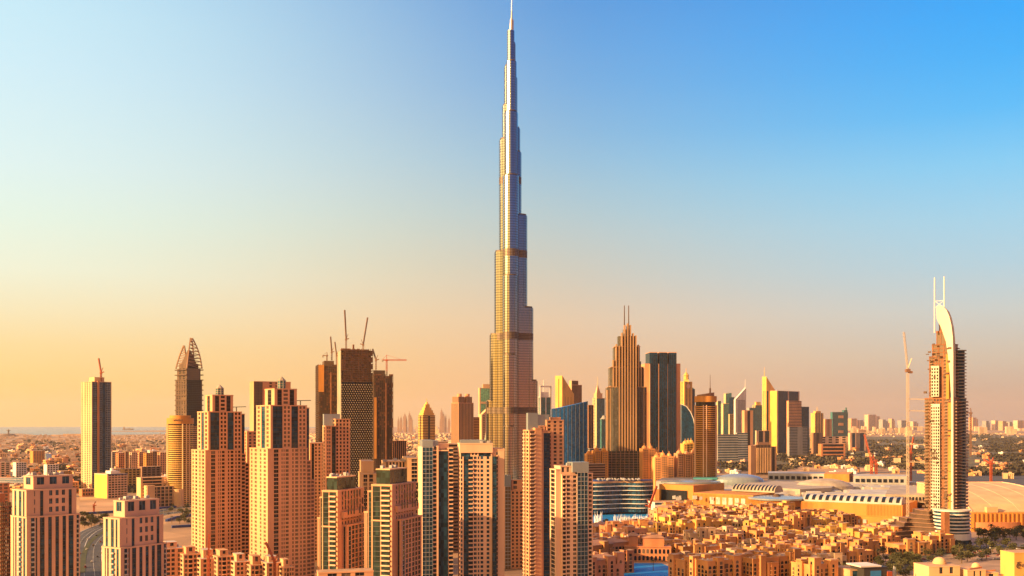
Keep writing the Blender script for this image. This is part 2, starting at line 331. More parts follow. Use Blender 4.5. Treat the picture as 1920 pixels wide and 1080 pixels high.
# ================================================================ the great tower
def burj():
    d = 1648; k = F/d
    T = thing('skyscraper', 'tallest tower of all, stepped silver needle that glows gold on its lower left side', 'skyscraper', (X(959.5, d), d, 0))
    def capsule(ang, reach, r, n=10):
        ux, uy = cos(ang), sin(ang); px_, py_ = -uy, ux; pts = []
        c = max(reach-r, 0)
        for i in range(n+1):
            t = -pi/2 + pi*i/n
            pts.append((ux*(c+r*cos(t)) + px_*r*sin(t), uy*(c+r*cos(t)) + py_*r*sin(t)))
        pts.append((px_*r, py_*r)); pts.append((-px_*r, -py_*r)); return pts
    zz = lambda y: Z(y, d)
    wings = [(radians(166), [(48.5, 752, 9.6), (41, 627, 10.4), (32, 472, 11.2), (23, 262, 11.0), (17.2, 198, 8.6), (13.6, 124, 7.2)]),
             (radians(12), [(48.2, 714, 9.4), (40, 577, 10.2), (28.6, 404, 10.0), (17.6, 286, 10.4), (15.2, 241, 9.2), (10, 146, 7.6), (6.6, 81, 4.8)]),
             (radians(-97), [(50, 800, 9.2), (44, 668, 10.6), (37, 521, 11.8), (29, 334, 12.6), (22, 214, 10.4), (15, 118, 8.0)])]
    bandy = [(333, 346), (470, 484), (625, 638), (764, 776)]
    for ang, tiers in wings:
        for reach, y, r in tiers:
            rm = reach/k/abs(cos(ang)) if abs(cos(ang)) > .5 else reach*.86
            z1 = zz(y); mb = MB().prism(capsule(ang, rm, r), 0, z1); wt = mb.build('wing_tier', ['steel_facade'], T)
            cr = MB().prism(capsule(ang, rm-1.2, r-1.2), z1, z1+2.2); cr.build('parapet', ['louvre'], wt)
            for ya, yb in bandy:
                if zz(ya) < z1-4:
                    MB().prism(capsule(ang, rm+.35, r+.35), zz(yb), zz(ya)).build('mechanical_band', ['louvre'], wt)
            # vertical fins at the nose of each tier
            fb = MB(); c = capsule(ang, rm+.22, r+.22, 12)
            for q in c[1:-3:2]: fb.box(q[0]-.15, q[0]+.15, q[1]-.15, q[1]+.15, 0, z1-1)
            fb.build('mullions', ['fin_steel'], wt)
    co = MB().cyl(0, 0, 7.2, 0, zz(118), 24).cyl(-1.6, 0, 6.0, zz(118), zz(58), 20).cyl(1.8, -1, 3.6, zz(118), zz(80), 16)
    co.build('core', ['steel_facade'], T)
    sp = MB().cyl(-.6, 0, 3.6, zz(58), zz(36), 16, 0, r1=2.0).cyl(1.2, .5, 1.9, zz(58), zz(37), 12).cyl(0, 0, 1.5, zz(36), zz(20), 12, 0, r1=1.0).cyl(0, 0, .9, zz(20), zz(-12), 10, 0, r1=.5)
    sp.build('spire', ['steel'], T)
    return T
burj()

# ================================================================ foreground towers, left
def white_block_tower(label, d, xl, xc, xr, a, ytop, yled, yp0, seed):
    t = Tower('apartment_tower', label, 'tower', d, xl, xc, xr, a, 'pale', 'glass', 3.3, 'pale twin towers with blue glass strips', bal='mullion')
    t.block(0, 1, 0, 1, 0, t.z(yled), 's8 b7 s2 g3 s5 g9 s7 g7 s7 g7 s7 g7 s5 g10 s6 b5 s2', 's2 g4 s3 b6 s4 g3 s2 g2 s5')
    t.block(.03, .97, .12, 1, t.z(yled)+.9, t.z(ytop), 's14 w2 s9 g6 s11 w6 s6 w6 s6 w6 s7 g6 s9', 's3 g3 s3 g5 s5 g4 s4', fh=(t.z(ytop)-t.z(yled))/3.2)
    t.block(.22, .97, .34, .94, t.z(ytop)+.9, t.z(yp0), 's4 w8 s6 w8 s6 w8 s4', 's2 w4 s2', fh=9)
    t.roof_units(.3, .9, .4, .9, t.z(yp0)+.9, 7, seed)
    t.done()
white_block_tower('pale pink tower with blue glass strips beside the dark open concrete frame', 700, 20, 50, 150, 50, 922, 972, 897, 2)
white_block_tower('pale pink tower with blue glass strips right of the curving road with cars', 660, 191, 226, 313, 58, 975, 1030, 944, 3)

def frame_building():
    t = Tower('building_frame', 'dark red unfinished concrete frame at the left edge', 'building', 880, -30, 2, 24, 50, 'umber', 'window_dark', 3.6)
    r = random.Random(5); z = 0; slab = MB(); colm = MB()
    top = t.z(944)
    while z < top:
        slab.box(-.8, t.w, -.8, t.dp, z, z+.5)
        for i in range(7):
            for j in range(7):
                if i in (0, 6) or j in (0, 6) or r.random() < .2: colm.box(t.w*i/6.2, t.w*i/6.2+.7, t.dp*j/6.2, t.dp*j/6.2+.7, z+.5, z+3.6)
        z += 3.6
    slab.build('floor_slab', 'rust', t.root); colm.build('column', 'umber', t.root)
    MB().box(t.w*.3, t.w*.8, t.dp*.3, t.dp*.8, 0, top+8).build('core_wall', 'terracotta', t.root)
frame_building()

def pink_tower(label, d, xl, xc, xr, ys, seed, right):
    ysh, yup, ytop, ylb, ylt = ys
    t = Tower('apartment_tower', label, 'tower', d, xl, xc, xr, 36, 'salmon', 'window_dark', 3.3, 'twin salmon towers with roof lanterns')
    RL = 's12 v9 s6 w2 s2 w2 s2 w6 s7 w3 s3 w6 s4 w3 s3 w5 s3'; LL = 's2 w3 s3 w2 s4 w3 s3 w2 s2'
    t.block(0, .80, 0, 1, 0, t.z(ysh), RL, LL)
    t.block(.80, .90, .04, 1, 0, t.z(ysh+right[0]), 's1 w5 s1', 's1', gl='glass')
    t.block(.90, 1, .10, 1, 0, t.z(ysh+right[1]), 's1 w5 s1', 's1')
    t.block(.86, .985, .35, .95, 0, t.z(yup+4), 'g1', 's1', gl='glass_blue')
    t.block(.10, .84, .12, .9, t.z(ysh)+.9, t.z(yup), 's3 g13 s2 w3 s2 w3 s2 g9 s2 w3 s2 w3 s2', 's2 w3 s2 g5 s2 w3 s2', gl='glass')
    t.block(.24, .70, .28, .8, t.z(yup)+.9, t.z(ytop), 's5 g8 s3 w8 s3 g8 s5', 's4 g5 s4')
    # lantern
    cx, cy = .47*t.w, .5*t.dp; lz0, lz1 = t.z(ytop)+.9, t.z(ylb); ln = MB(); gl = MB()
    gl.cyl(cx, cy, 3.4, lz0, lz1, 8)
    for i in range(8):
        a = 2*pi*i/8; ln.box(cx+3.5*cos(a)-.25, cx+3.5*cos(a)+.25, cy+3.5*sin(a)-.25, cy+3.5*sin(a)+.25, lz0, lz1)
    for q in range(4): zq = lz0+(lz1-lz0)*q/3; ln.cyl(cx, cy, 3.75, zq, zq+.4, 8)
    ln.cyl(cx, cy, 4.0, lz1+.4, t.z(ylt), 8, r1=.3)
    gl.build('lantern_glass', 'glass_teal', ln.build('lantern', 'concrete', t.root))
    # window-cleaning arm on the roof
    zz_ = t.z(yup)+.9; arm = MB().bar((.78*t.w, .3*t.dp, zz_), (.78*t.w, .3*t.dp, zz_+4), .6).bar((.70*t.w, .3*t.dp, zz_+4), (.98*t.w, .25*t.dp, zz_+4.4), .6)
    arm.build('cleaning_arm', 'mullion_dark', t.root)
    t.done()
pink_tower('salmon tower with a roof lantern, the left one of the twins', 890, 359, 385, 470, (846, 773, 741, 727, 719), 1, (8, 26))
pink_tower('salmon tower with a tall roof lantern, the right one of the twins', 850, 468, 502, 594, (843, 761, 729, 712, 703), 2, (24, 62))

def brown_behind():
    t = Tower('apartment_tower', 'brown flat topped tower with a black glass slot, behind the right salmon tower', 'tower', 1200, 468, 476, 545, 30, 'pink', 'window_dark', 3.4)
    t.block(0, 1, 0, 1, 0, t.z(716), 'g10 s8 w3 s4 w3 s4 w3 s8', 's1')
    t.block(-.22, 0, .1, .8, 0, t.z(826), 's2 w2 s1 w2 s1 w2 s2', 's2 w2 s2 w2 s2')
    t.done()
    t = Tower('apartment_tower', 'pink slab with small square windows seen between the two salmon towers', 'tower', 1100, 458, 463, 492, 32, 'pink', 'window_dark', 3.4)
    t.block(0, 1, 0, 1, 0, t.z(811), 's2 w2 s2 w2 s2 w2 s2', 's2 w2 s2', cap=1.5); t.done()
brown_behind()

def flats_row():
    r = random.Random(11); i = 0
    spec = [(303, 345, 1031, 835), (340, 378, 1042, 832), (372, 412, 1050, 828), (404, 440, 1046, 824), (436, 470, 1056, 820), (466, 500, 1062, 816), (496, 532, 1058, 812), (528, 552, 1066, 808)]
    nm = ['first', 'second', 'third', 'fourth', 'fifth', 'sixth', 'seventh', 'eighth']
    for i, (a, b, y, d) in enumerate(spec):
        xc = a+4
        t = Tower('apartment_block', 'low pink block at the foot of the salmon twins, %s from the left' % nm[i], 'building', d, a, xc, b, 32, 'salmon', 'window_dark', 3.4, 'low flats at the foot of the salmon towers', dp=22)
        zt = t.z(y); t.block(0, 1, 0, 1, 0, zt, 's1 w2 s1 b3 s1 w2 s1 w2 s1' if i % 2 else 's2 w2 s1 w2 s2 b3 s1', 's1 w2 s1 w2 s1')
        t.block(.2, .7, .15, .7, zt+.9, zt+5+(i*7 % 3), 's2 w2 s2', 's1', cap=.6); t.roof_units(.1, .9, .2, .9, zt+.9, 5, i)
        t.done('roof' if i % 2 else 'roof_grey')
    t = Tower('apartment_block', 'flat pink parapet roof at the bottom edge in front of the green glass slabs', 'building', 640, 590, 597, 700, 15, 'salmon', 'window_dark', 3.4, dp=12)
    t.block(0, 1, 0, 1, 0, t.z(1076), 's2 w2 s1 w2 s1 w2 s2', 's1'); t.done()
flats_row()

def green_slab(label, d, xl, xc, xr, yt, yp, seed, lit):
    t = Tower('apartment_tower', label, 'tower', d, xl, xc, xr, 70, 'salmon', 'glass_green', 3.3, 'twin green glass slabs with pink grid sides', bal='pale')
    zt = t.z(yt); zm = t.z(yt+38); zl = t.z(yt+66)
    L = 's4 g9 b26 s2 g22 s3'
    t.block(0, .86, 0, .66, 0, zl, 's1', L.replace('s4 g9', 's3'))
    t.block(0, .86, 0, .66, zl, zt, 's10 w3 s4 w3 s4 w3 s4 w3 s4 w3 s4 w3 s4 w3 s8', 's3 b26 s2 g22 s3', cap=1.3)
    # proud pink grid in front of the right face
    t.wall.box(t.w*.10, t.w*.86, -2.2, -.0, zl+6, zm, 0, 1)
    xx = t.w*.14
    k = 0
    while xx < t.w*.82:
        for q in range(3):
            if (k*5+q*3) % 4: t.rw.box(xx, xx+1.5, -2.45, -2.22, zl+8+q*6.2, zl+12.6+q*6.2)
        xx += 4.2; k += 1
    t.block(.16, .92, -3.4/t.dp, 0, 0, zl, 's2 G3 s1 v3 s1 v3 s1.6 v3 s1 v3 s1 v3 s2', 's1 g2 s1', cap=1.2)
    # lower dark glass shoulders on the left
    t.block(.06, .8, .66, .84, 0, t.z(yt+12), 's1', 's1 g7 s1')
    t.block(.10, .7, .84, 1, 0, t.z(yt+52), 's1', 's1 g3 s2 g2 s1')
    # penthouse
    pz = t.z(yp); p = MB().box(.10*t.w, .70*t.w, .16*t.dp, .60*t.dp, zt+1.3, pz); p.build('penthouse', 'glass_green', t.root)
    MB().box(.09*t.w, .71*t.w, .15*t.dp, .61*t.dp, pz, pz+.8).build('roof', 'cream', t.root)
    t.roof_units(.12, .6, .2, .5, pz+.8, 6, seed); t.done()
green_slab('dark green glass slab with pink side, left one of the two in the foreground', 715, 589, 633, 690, 923, 897, 1, 0)
green_slab('dark green glass slab with pink side, right one of the two in the foreground', 705, 677, 735, 787, 912, 882, 2, 0)

def mid_left_pair():
    t = Tower('apartment_tower', 'pink block with green glass bays behind the left dark green slab', 'tower', 1010, 574, 581, 634, 20, 'pink', 'window_dark', 3.4)
    t.block(0, .55, 0, 1, 0, t.z(832), 's2 g3 s1 w2 s2 w2 s2 w2 s2', 's2 w2 s2')
    t.block(.55, 1, .05, 1, 0, t.z(838), 's1 g6 s1', 's1', gl='glass_green'); t.done()
    t = Tower('apartment_tower', 'pink stepped tower with a pale blue roof box, before the dark construction trio', 'tower', 960, 604, 611, 657, 22, 'pink', 'window_dark', 3.4)
    t.block(0, .40, 0, .9, 0, t.z(800), 's2 w2 s1 w2 s2 g6', 's2 w2 s2', gl='glass_green')
    t.block(.40, 1, .05, 1, 0, t.z(787), 's1 w2 s2 w2 s2 w2 s2 w2 s2', 's1 w3 s1')
    t.wall.box(0, .66*t.w, .5*t.dp, .8*t.dp, t.z(800), t.z(776), 2, 2)
    t.done(extra=['panel_sky'])
    t = Tower('apartment_block', 'cream stepped block with tall window bays, behind the green glass slabs', 'building', 900, 672, 678, 786, 12, 'cream', 'window_dark', 3.4)
    t.block(0, .26, 0, 1, 0, t.z(890), 's1 v2 s1 v2 s2', 's1')
    t.block(.02, .22, .2, .9, t.z(889), t.z(867), 's1', 's1')
    t.block(.26, .42, .1, 1, 0, t.z(893), 's1 w3 s1', 's1')
    t.block(.42, .80, .3, 1, 0, t.z(868), 's1 g1 s1 g1 s1 g1 s1 g1 s1 g1 s1 g1 s1', 's1', fh=8)
    t.block(.80, 1, .0, 1, 0, t.z(861), 's2 v3 s1', 's1'); t.roof_units(.3, .8, .2, .9, t.z(867), 9, 4); t.done()
    t = Tower('office_building', 'brown and charcoal flat block half hidden behind the white gridded tower', 'building', 1080, 794, 800, 864, 10, 'brown', 'window_dark', 3.6)
    t.block(0, .6, 0, 1, 0, t.z(830), 's1 w2 s1 w2 s1', 's1'); t.block(.6, 1, -.1, 1, 0, t.z(834), 'h1', 's1'); t.done()
    t = Tower('office_building', 'plain brown grid office block at the foot of the dark construction trio', 'building', 2100, 732, 736, 762, 24, 'terracotta', 'window_dark', 3.8, indiv=False)
    t.block(0, 1, 0, 1, 0, t.z(827), 'f1', 'f1'); t.done()
mid_left_pair()

def centre_towers():
    g = 'pink and glass towers in the centre foreground'
    t = Tower('apartment_tower', 'tower with a white window grid left and dark glass right, beside the wide pink tower', 'tower', 790, 784, 792, 850, 13, 'peach', 'glass', 3.3, g, bal='pale')
    t.block(0, .34, 0, 1, 0, t.z(838), 'G1', 's1', cap=0)
    t.wall.box(0, .34*t.w, 0, .7*t.dp, t.z(838), t.z(825), 2, 2); t.wall.box(.34*t.w, .52*t.w, .1*t.dp, .6*t.dp, t.z(838), t.z(826), 2, 2)
    t.block(.34, .47, .1, 1, 0, t.z(846), 'b1', 's1'); t.block(.47, .52, 0, 1, 0, t.z(838), 's1', 's1')
    t.block(.52, .84, .03, 1, 0, t.z(846), 'k1', 's1'); t.block(.84, 1, .06, 1, 0, t.z(842), 's1 b5', 's1')
    t.block(.5, .9, .3, .9, t.z(842), t.z(834), 's1', 's1'); t.done(extra=['panel_sky'])
    t = Tower('apartment_tower', 'wide pink tower with four columns of square windows between two dark glass bays', 'tower', 790, 857, 863, 946, 7, 'peach', 'glass', 3.3, g, bal='pale', dp=24)
    zt = t.z(856)
    t.block(0, .72, 0, 1, 0, zt, 's1 w3 s2 g9 b8 s1.5 w5 s2 w3 s2 w5 s6 w5 s5', 's2 w4 s2 w4 s2', cap=0)
    t.block(.72, .82, -.08, 1, 0, zt, 'g1', 'g1', cap=0); t.block(.82, .85, .05, 1, 0, t.z(848), 'b1', 's1', cap=0)
    t.block(0, .72, .02, 1, zt, t.z(849), 's1 g14 s2 w3 s2 w3 s2 g18 s2', 's1', cap=0, fh=6)
    t.block(-.01, .73, -.03, 1, t.z(849), t.z(833), 's1', 's1'); t.block(.73, 1, .10, 1, 0, t.z(843), 's16 w5 s3', 's1', fh=500)
    t.block(.85, 1, .02, .10, 0, t.z(845), 's1', 's1')
    t.wall.box(.01*t.w, .55*t.w, .15*t.dp, .6*t.dp, t.z(833)+.9, t.z(825), 2, 2); t.roof_units(.05, .7, .1, .6, t.z(833)+.9, 6, 9)
    t.done(extra=['panel_sky'])
    t = Tower('apartment_tower', 'small pink tower with grey panel corner, tucked right of the wide pink tower', 'tower', 960, 943, 947, 984, 14, 'pink', 'window_dark', 3.3, g)
    t.block(.0, .3, 0, 1, 0, t.z(912), 'G1', 's1', cap=0); t.wall.box(0, .3*t.w, 0, t.dp*.6, t.z(912), t.z(891), 2, 2)
    t.block(.3, .92, .02, 1, 0, t.z(922), 's1 w2 s2 w2 s2 w2 s1', 's1'); t.block(.36, .92, .3, 1, t.z(921), t.z(902), 's1 w2 s3', 's1'); t.done(extra=['panel_sky'])
    t = Tower('apartment_tower', 'tall orange pink tower with two grey blue panels on top, before the blue slanted glass', 'tower', 900, 981, 992, 1060, 20, 'salmon', 'window_dark', 3.3, g, bal='pale')
    t.block(0, .16, 0, 1, 0, t.z(808), 's1 b4', 's1 w3 s1 b3 s1', gl='window_dark'); t.block(.16, .34, -.04, 1, 0, t.z(804), 's1', 's1')
    t.block(.34, .58, .02, 1, 0, t.z(812), 's1 g3', 's1', gl='glass_blue'); t.block(.30, .62, .3, .9, t.z(811), t.z(800), 's1 w1 s1 w1 s1', 's1')
    t.block(.52, 1, .25, 1, 0, t.z(789), 's1 w2 s2 w2 s2 w2 s1', 's1')
    t.wall.box(.02*t.w, .30*t.w, .3*t.dp, .6*t.dp, t.z(808), t.z(774), 2, 2).box(.31*t.w, .62*t.w, .35*t.dp, .65*t.dp, t.z(800)+1, t.z(777), 2, 2)
    t.block(.7, .95, .45, .8, t.z(788), t.z(784), 's1', 's1'); t.done(extra=['panel_sky'])
    t = Tower('apartment_tower', 'shorter tower with pale grey grid corner at the left edge of the old town', 'tower', 790, 1031, 1044, 1113, 18, 'peach', 'window_dark', 3.3, g, bal='pale')
    t.block(0, .14, .12, 1, 0, t.z(882), 's1', 's1 v4 s1'); t.block(.14, .55, .0, 1, 0, t.z(892), 's1 b4 s1 w4 s4 w4 s1', 's1')
    t.block(.12, .52, .1, 1, t.z(891), t.z(876), 's1 w2 s2 w2 s2 w2 s1', 's1', fh=9)
    t.block(.55, .84, -.05, 1, 0, t.z(886), 'G1', 'G1', cap=0, gl='glass'); t.wall.box(.42*t.w, .86*t.w, -.04*t.dp, .7*t.dp, t.z(886), t.z(867), 2, 2)
    t.block(.86, 1, .1, 1, 0, t.z(890), 's1 w3 s1', 's1'); t.roof_units(.1, .9, .2, .8, t.z(876)+1, 5, 6)
    t.done(extra=['panel_sky'])
centre_towers()

# ================================================================ cranes
def crane(label, px, d, ybase, ymast, tips, col='crane_dark', wd=2.0, hammer=None, group=None, t_=.45, z0=None, dxy=0):
    o = thing('tower_crane', label, 'crane', (X(px, d), d+dxy, Z(ybase, d) if z0 is None else z0), 0, group)
    zb = 0; zm = Z(ymast, d)-o.location.z
    MB().lattice((0,0,zb), (0,0,zm), wd, t_, wd*1.6).build('mast', col, o)
    MB().box(-wd*.8, wd*.8, -wd*.8, wd*.8, zm, zm+wd*1.1).build('cab', col, o)
    if hammer:
        xl, xr = (hammer[0]-px)/F*d, (hammer[1]-px)/F*d; zj = zm+wd*.8
        j = MB().lattice((xl,0,zj), (xr,0,zj), wd*.8, t_, wd*1.6).bar((0,0,zj), (0,0,zj+wd*4), t_*1.6).bar((0,0,zj+wd*4), (xr*.7,0,zj+1), t_*.7).bar((0,0,zj+wd*4), (xl*.8,0,zj+1), t_*.7)
        j.build('jib', col, o); MB().box(xl, xl*.75, -1.5, 1.5, zj-3, zj).build('counterweight', 'concrete', o)
    for tx, ty in tips:
        p = Vector((0,0,zm+wd)); q = Vector(((tx-px)/F*d, 4, Z(ty, d)-o.location.z))
        MB().lattice(p, q, wd*.75, t_, wd*1.6).build('jib', col, o)
        b = (q-p).normalized(); MB().bar(p, (-(q.x-p.x)*.1-wd*2.2*(1 if q.x >= p.x else -1), 0, zm+wd*1.4), wd*.8).bar(p, (-wd*1.6*(1 if q.x >= 0 else -1), 0, zm+wd*5), t_*1.5).build('counter_jib', col, o)
    return o
# ================================================================ middle distance, left
def mid_left():
    t = Tower('apartment_tower', 'slender dark glass tower with yellow left side and roof crane, alone at the left', 'tower', 1990, 152, 172, 209, 45, 'cream', 'glass_blue', 3.5, mull='mullion', bal='pale')
    t.block(0, 1, 0, 1, 0, t.z(716), 's1 G9 s1 G7 k6 G9 s1', 's2 w2 s2 w2 s2 w2 s3 w2 s1'); t.block(.3, .8, .3, .8, t.z(715), t.z(707), 's1', 's1', fh=20)
    MB().box(.27*t.w, .36*t.w, -2.4, -.1, 0, t.z(714)).build('hoist_shaft', 'terracotta', t.root); t.done()
    crane('red luffing crane on the roof of the lone tower at the left', 184, 2005, 716, 700, [(178, 671)], 'crane_red', 2.4, dxy=14, t_=.7)
    t = Tower('office_building', 'office block with a glaring yellow end wall and white plant on its roof', 'building', 1850, 177, 201, 239, 45, 'pale', 'window_dark', 3.8)
    t.block(0, 1, 0, 1, 0, t.z(890), 's2 w3 s1 w3 s1 w3 s1 w3 s1 w3 s1 w3 s1', 's1', fh=4.2)
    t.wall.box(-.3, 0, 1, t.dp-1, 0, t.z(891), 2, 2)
    MB().box(.3*t.w, .7*t.w, .2*t.dp, .6*t.dp, t.z(890)+.9, t.z(884)).cyl(.45*t.w, .35*t.dp, 3, t.z(884), t.z(879)).build('roof_plant', 'white', t.root)
    MB().box(.0*t.w, t.w, -.6, -.3, t.z(891), t.z(889)).build('roof_edge', 'blue', t.root); t.done(extra=['bright_yellow'])
    # round banded tower
    d = 1700; cx = X(338, d); r = 24/F*d
    o = thing('round_tower', 'round golden banded tower with a flared top left of the salmon twins', 'tower', (cx, d, 0)); zt = Z(795, d)
    MB().cyl(0, 0, r*.93, 0, zt, 36).build('glazing', 'window_dark', o); sl_ = MB(); z = 0; k = 0
    while z < zt-1: sl_.cyl(0, 0, r, z, z+1.5, 36); z += 3.45
    sl_.build('floor_band', 'yellow_wall', o)
    MB().cyl(0, 0, r*1.02, zt, Z(784, d), 36, 0, top=1).cyl(0, 0, r*.8, Z(784, d), Z(779, d), 36, 0, top=1).build('crown', ['orange_wall', 'roof'], o)
    f = MB()
    for a in (-150, -138, -62, -45, -30): f.box(r*1.01*cos(radians(a))-.9, r*1.01*cos(radians(a))+.9, r*1.01*sin(radians(a))-.9, r*1.01*sin(radians(a))+.9, 0, zt)
    f.build('pier', 'cream', o)
    lg = MB()
    for i in range(6): lg.box(-4+i*2.6, -2.4+i*2.6, -r*1.03-.4, -r*1.0, Z(789, d), Z(787, d)+(.5 if i % 2 else 0))
    lg.build('sign_letter', 'umber', o)
    t = Tower('apartment_block', 'pale yellow side wing right of the round banded tower', 'building', 1730, 356, 358, 378, 32, 'cream', 'window_dark', 3.5, indiv=False); t.block(0, 1, 0, 1, 0, t.z(800), 'h1', 'h1'); t.done()
    # podium building with curved arcade
    t = Tower('podium_building', 'sand coloured low building with a curved arcade at the foot of the round banded tower', 'building', 1640, 256, 276, 348, 40, 'cream', 'window_dark', 5)
    t.block(0, .2, 0, .3, 0, t.z(912), 's1', 's1 w1 s4'); t.block(.2, .85, .25, .45, 0, t.z(915), 's1 v3 s1 v3 s1 v3 s1 v3 s1 v3 s1 v3 s1', 's1'); t.block(.0, .6, .6, 1, 0, t.z(898), 's1 w9 s1', 's1')
    t.wall.cyl(.88*t.w, .2*t.dp, 9, 0, t.z(920), 16, 0, top=1); t.done()
    # tower with blade crown
    d = 2300; t = Tower('office_tower', 'dark tower crowned by two curved lattice blades that meet in a point', 'tower', d, 329, 350, 379, 44, 'umber', 'window_dark', 4, mull='umber')
    zt = t.z(690); t.block(0, 1, 0, 1, 0, t.z(712), 'g14 s1', 's1 w1 s1 w1 s1 w1 s1 w1 s1', cap=0); t.block(.06, .94, .06, .94, t.z(712), zt, 'g14 s1', 's1 w1 s1 w1 s1', cap=0); t.block(.14, .86, .14, .86, zt, t.z(682), 'k1', 's1'); 
    for k in range(9):
        z = t.z(770)+(t.z(684)-t.z(770))*k/9; t.wall.box(-1.5, t.w*.05, -1.5, t.dp+1, z, z+2.2); t.wall.box(t.w*.97, t.w+2.5, -1.5, t.dp*.9, z, z+2.2)
    b = MB()
    def blade(p0, p1, bulge, n=9):
        pr = None
        for i in range(n+1):
            s_ = i/n; q = (p0[0]+(p1[0]-p0[0])*s_+bulge[0]*sin(pi*s_*.8), p0[1]+(p1[1]-p0[1])*s_+bulge[1]*sin(pi*s_*.8), p0[2]+(p1[2]-p0[2])*s_)
            if pr: b.bar(pr, q, 2.4)
            pr = q; yield q
    W_, P_ = t.w, t.dp; ap = (W_*.52, P_*.36, t.z(632)); ap2 = (W_*.28, P_*.6, t.z(646))
    A = [list(blade(c, a_, bl)) for c, a_, bl in ((( 1, P_, t.z(690)), ap2, (0, 5)), ((W_*.5, P_*.6, t.z(684)), ap2, (1, 2)), ((1, 1, t.z(690)), ap, (-3, -5)), ((W_, 1, t.z(690)), ap, (5, -4)), ((W_*.9, P_*.6, t.z(690)), ap, (4, 2)))]
    for i in range(1, 9, 1):
        b.bar(A[0][i], A[1][i], 1.3); b.bar(A[2][i], A[3][i], 1.3); b.bar(A[3][i], A[4][i], 1.3); b.bar(A[4][i], A[2][i], 1.2); b.bar(A[2][i], A[3][i-1], 1.0); b.bar(A[0][i], A[1][i-1], 1.0)
    t.wall.prism([(W_*.2,P_*.2),(W_*.8,P_*.2),(W_*.8,P_*.8),(W_*.2,P_*.8)], t.z(682), t.z(655), 0, pts1=[(W_*.42,P_*.4),(W_*.55,P_*.4),(W_*.55,P_*.5),(W_*.42,P_*.5)]); b.build('crown_blade', 'brown', t.root); t.done()
mid_left()

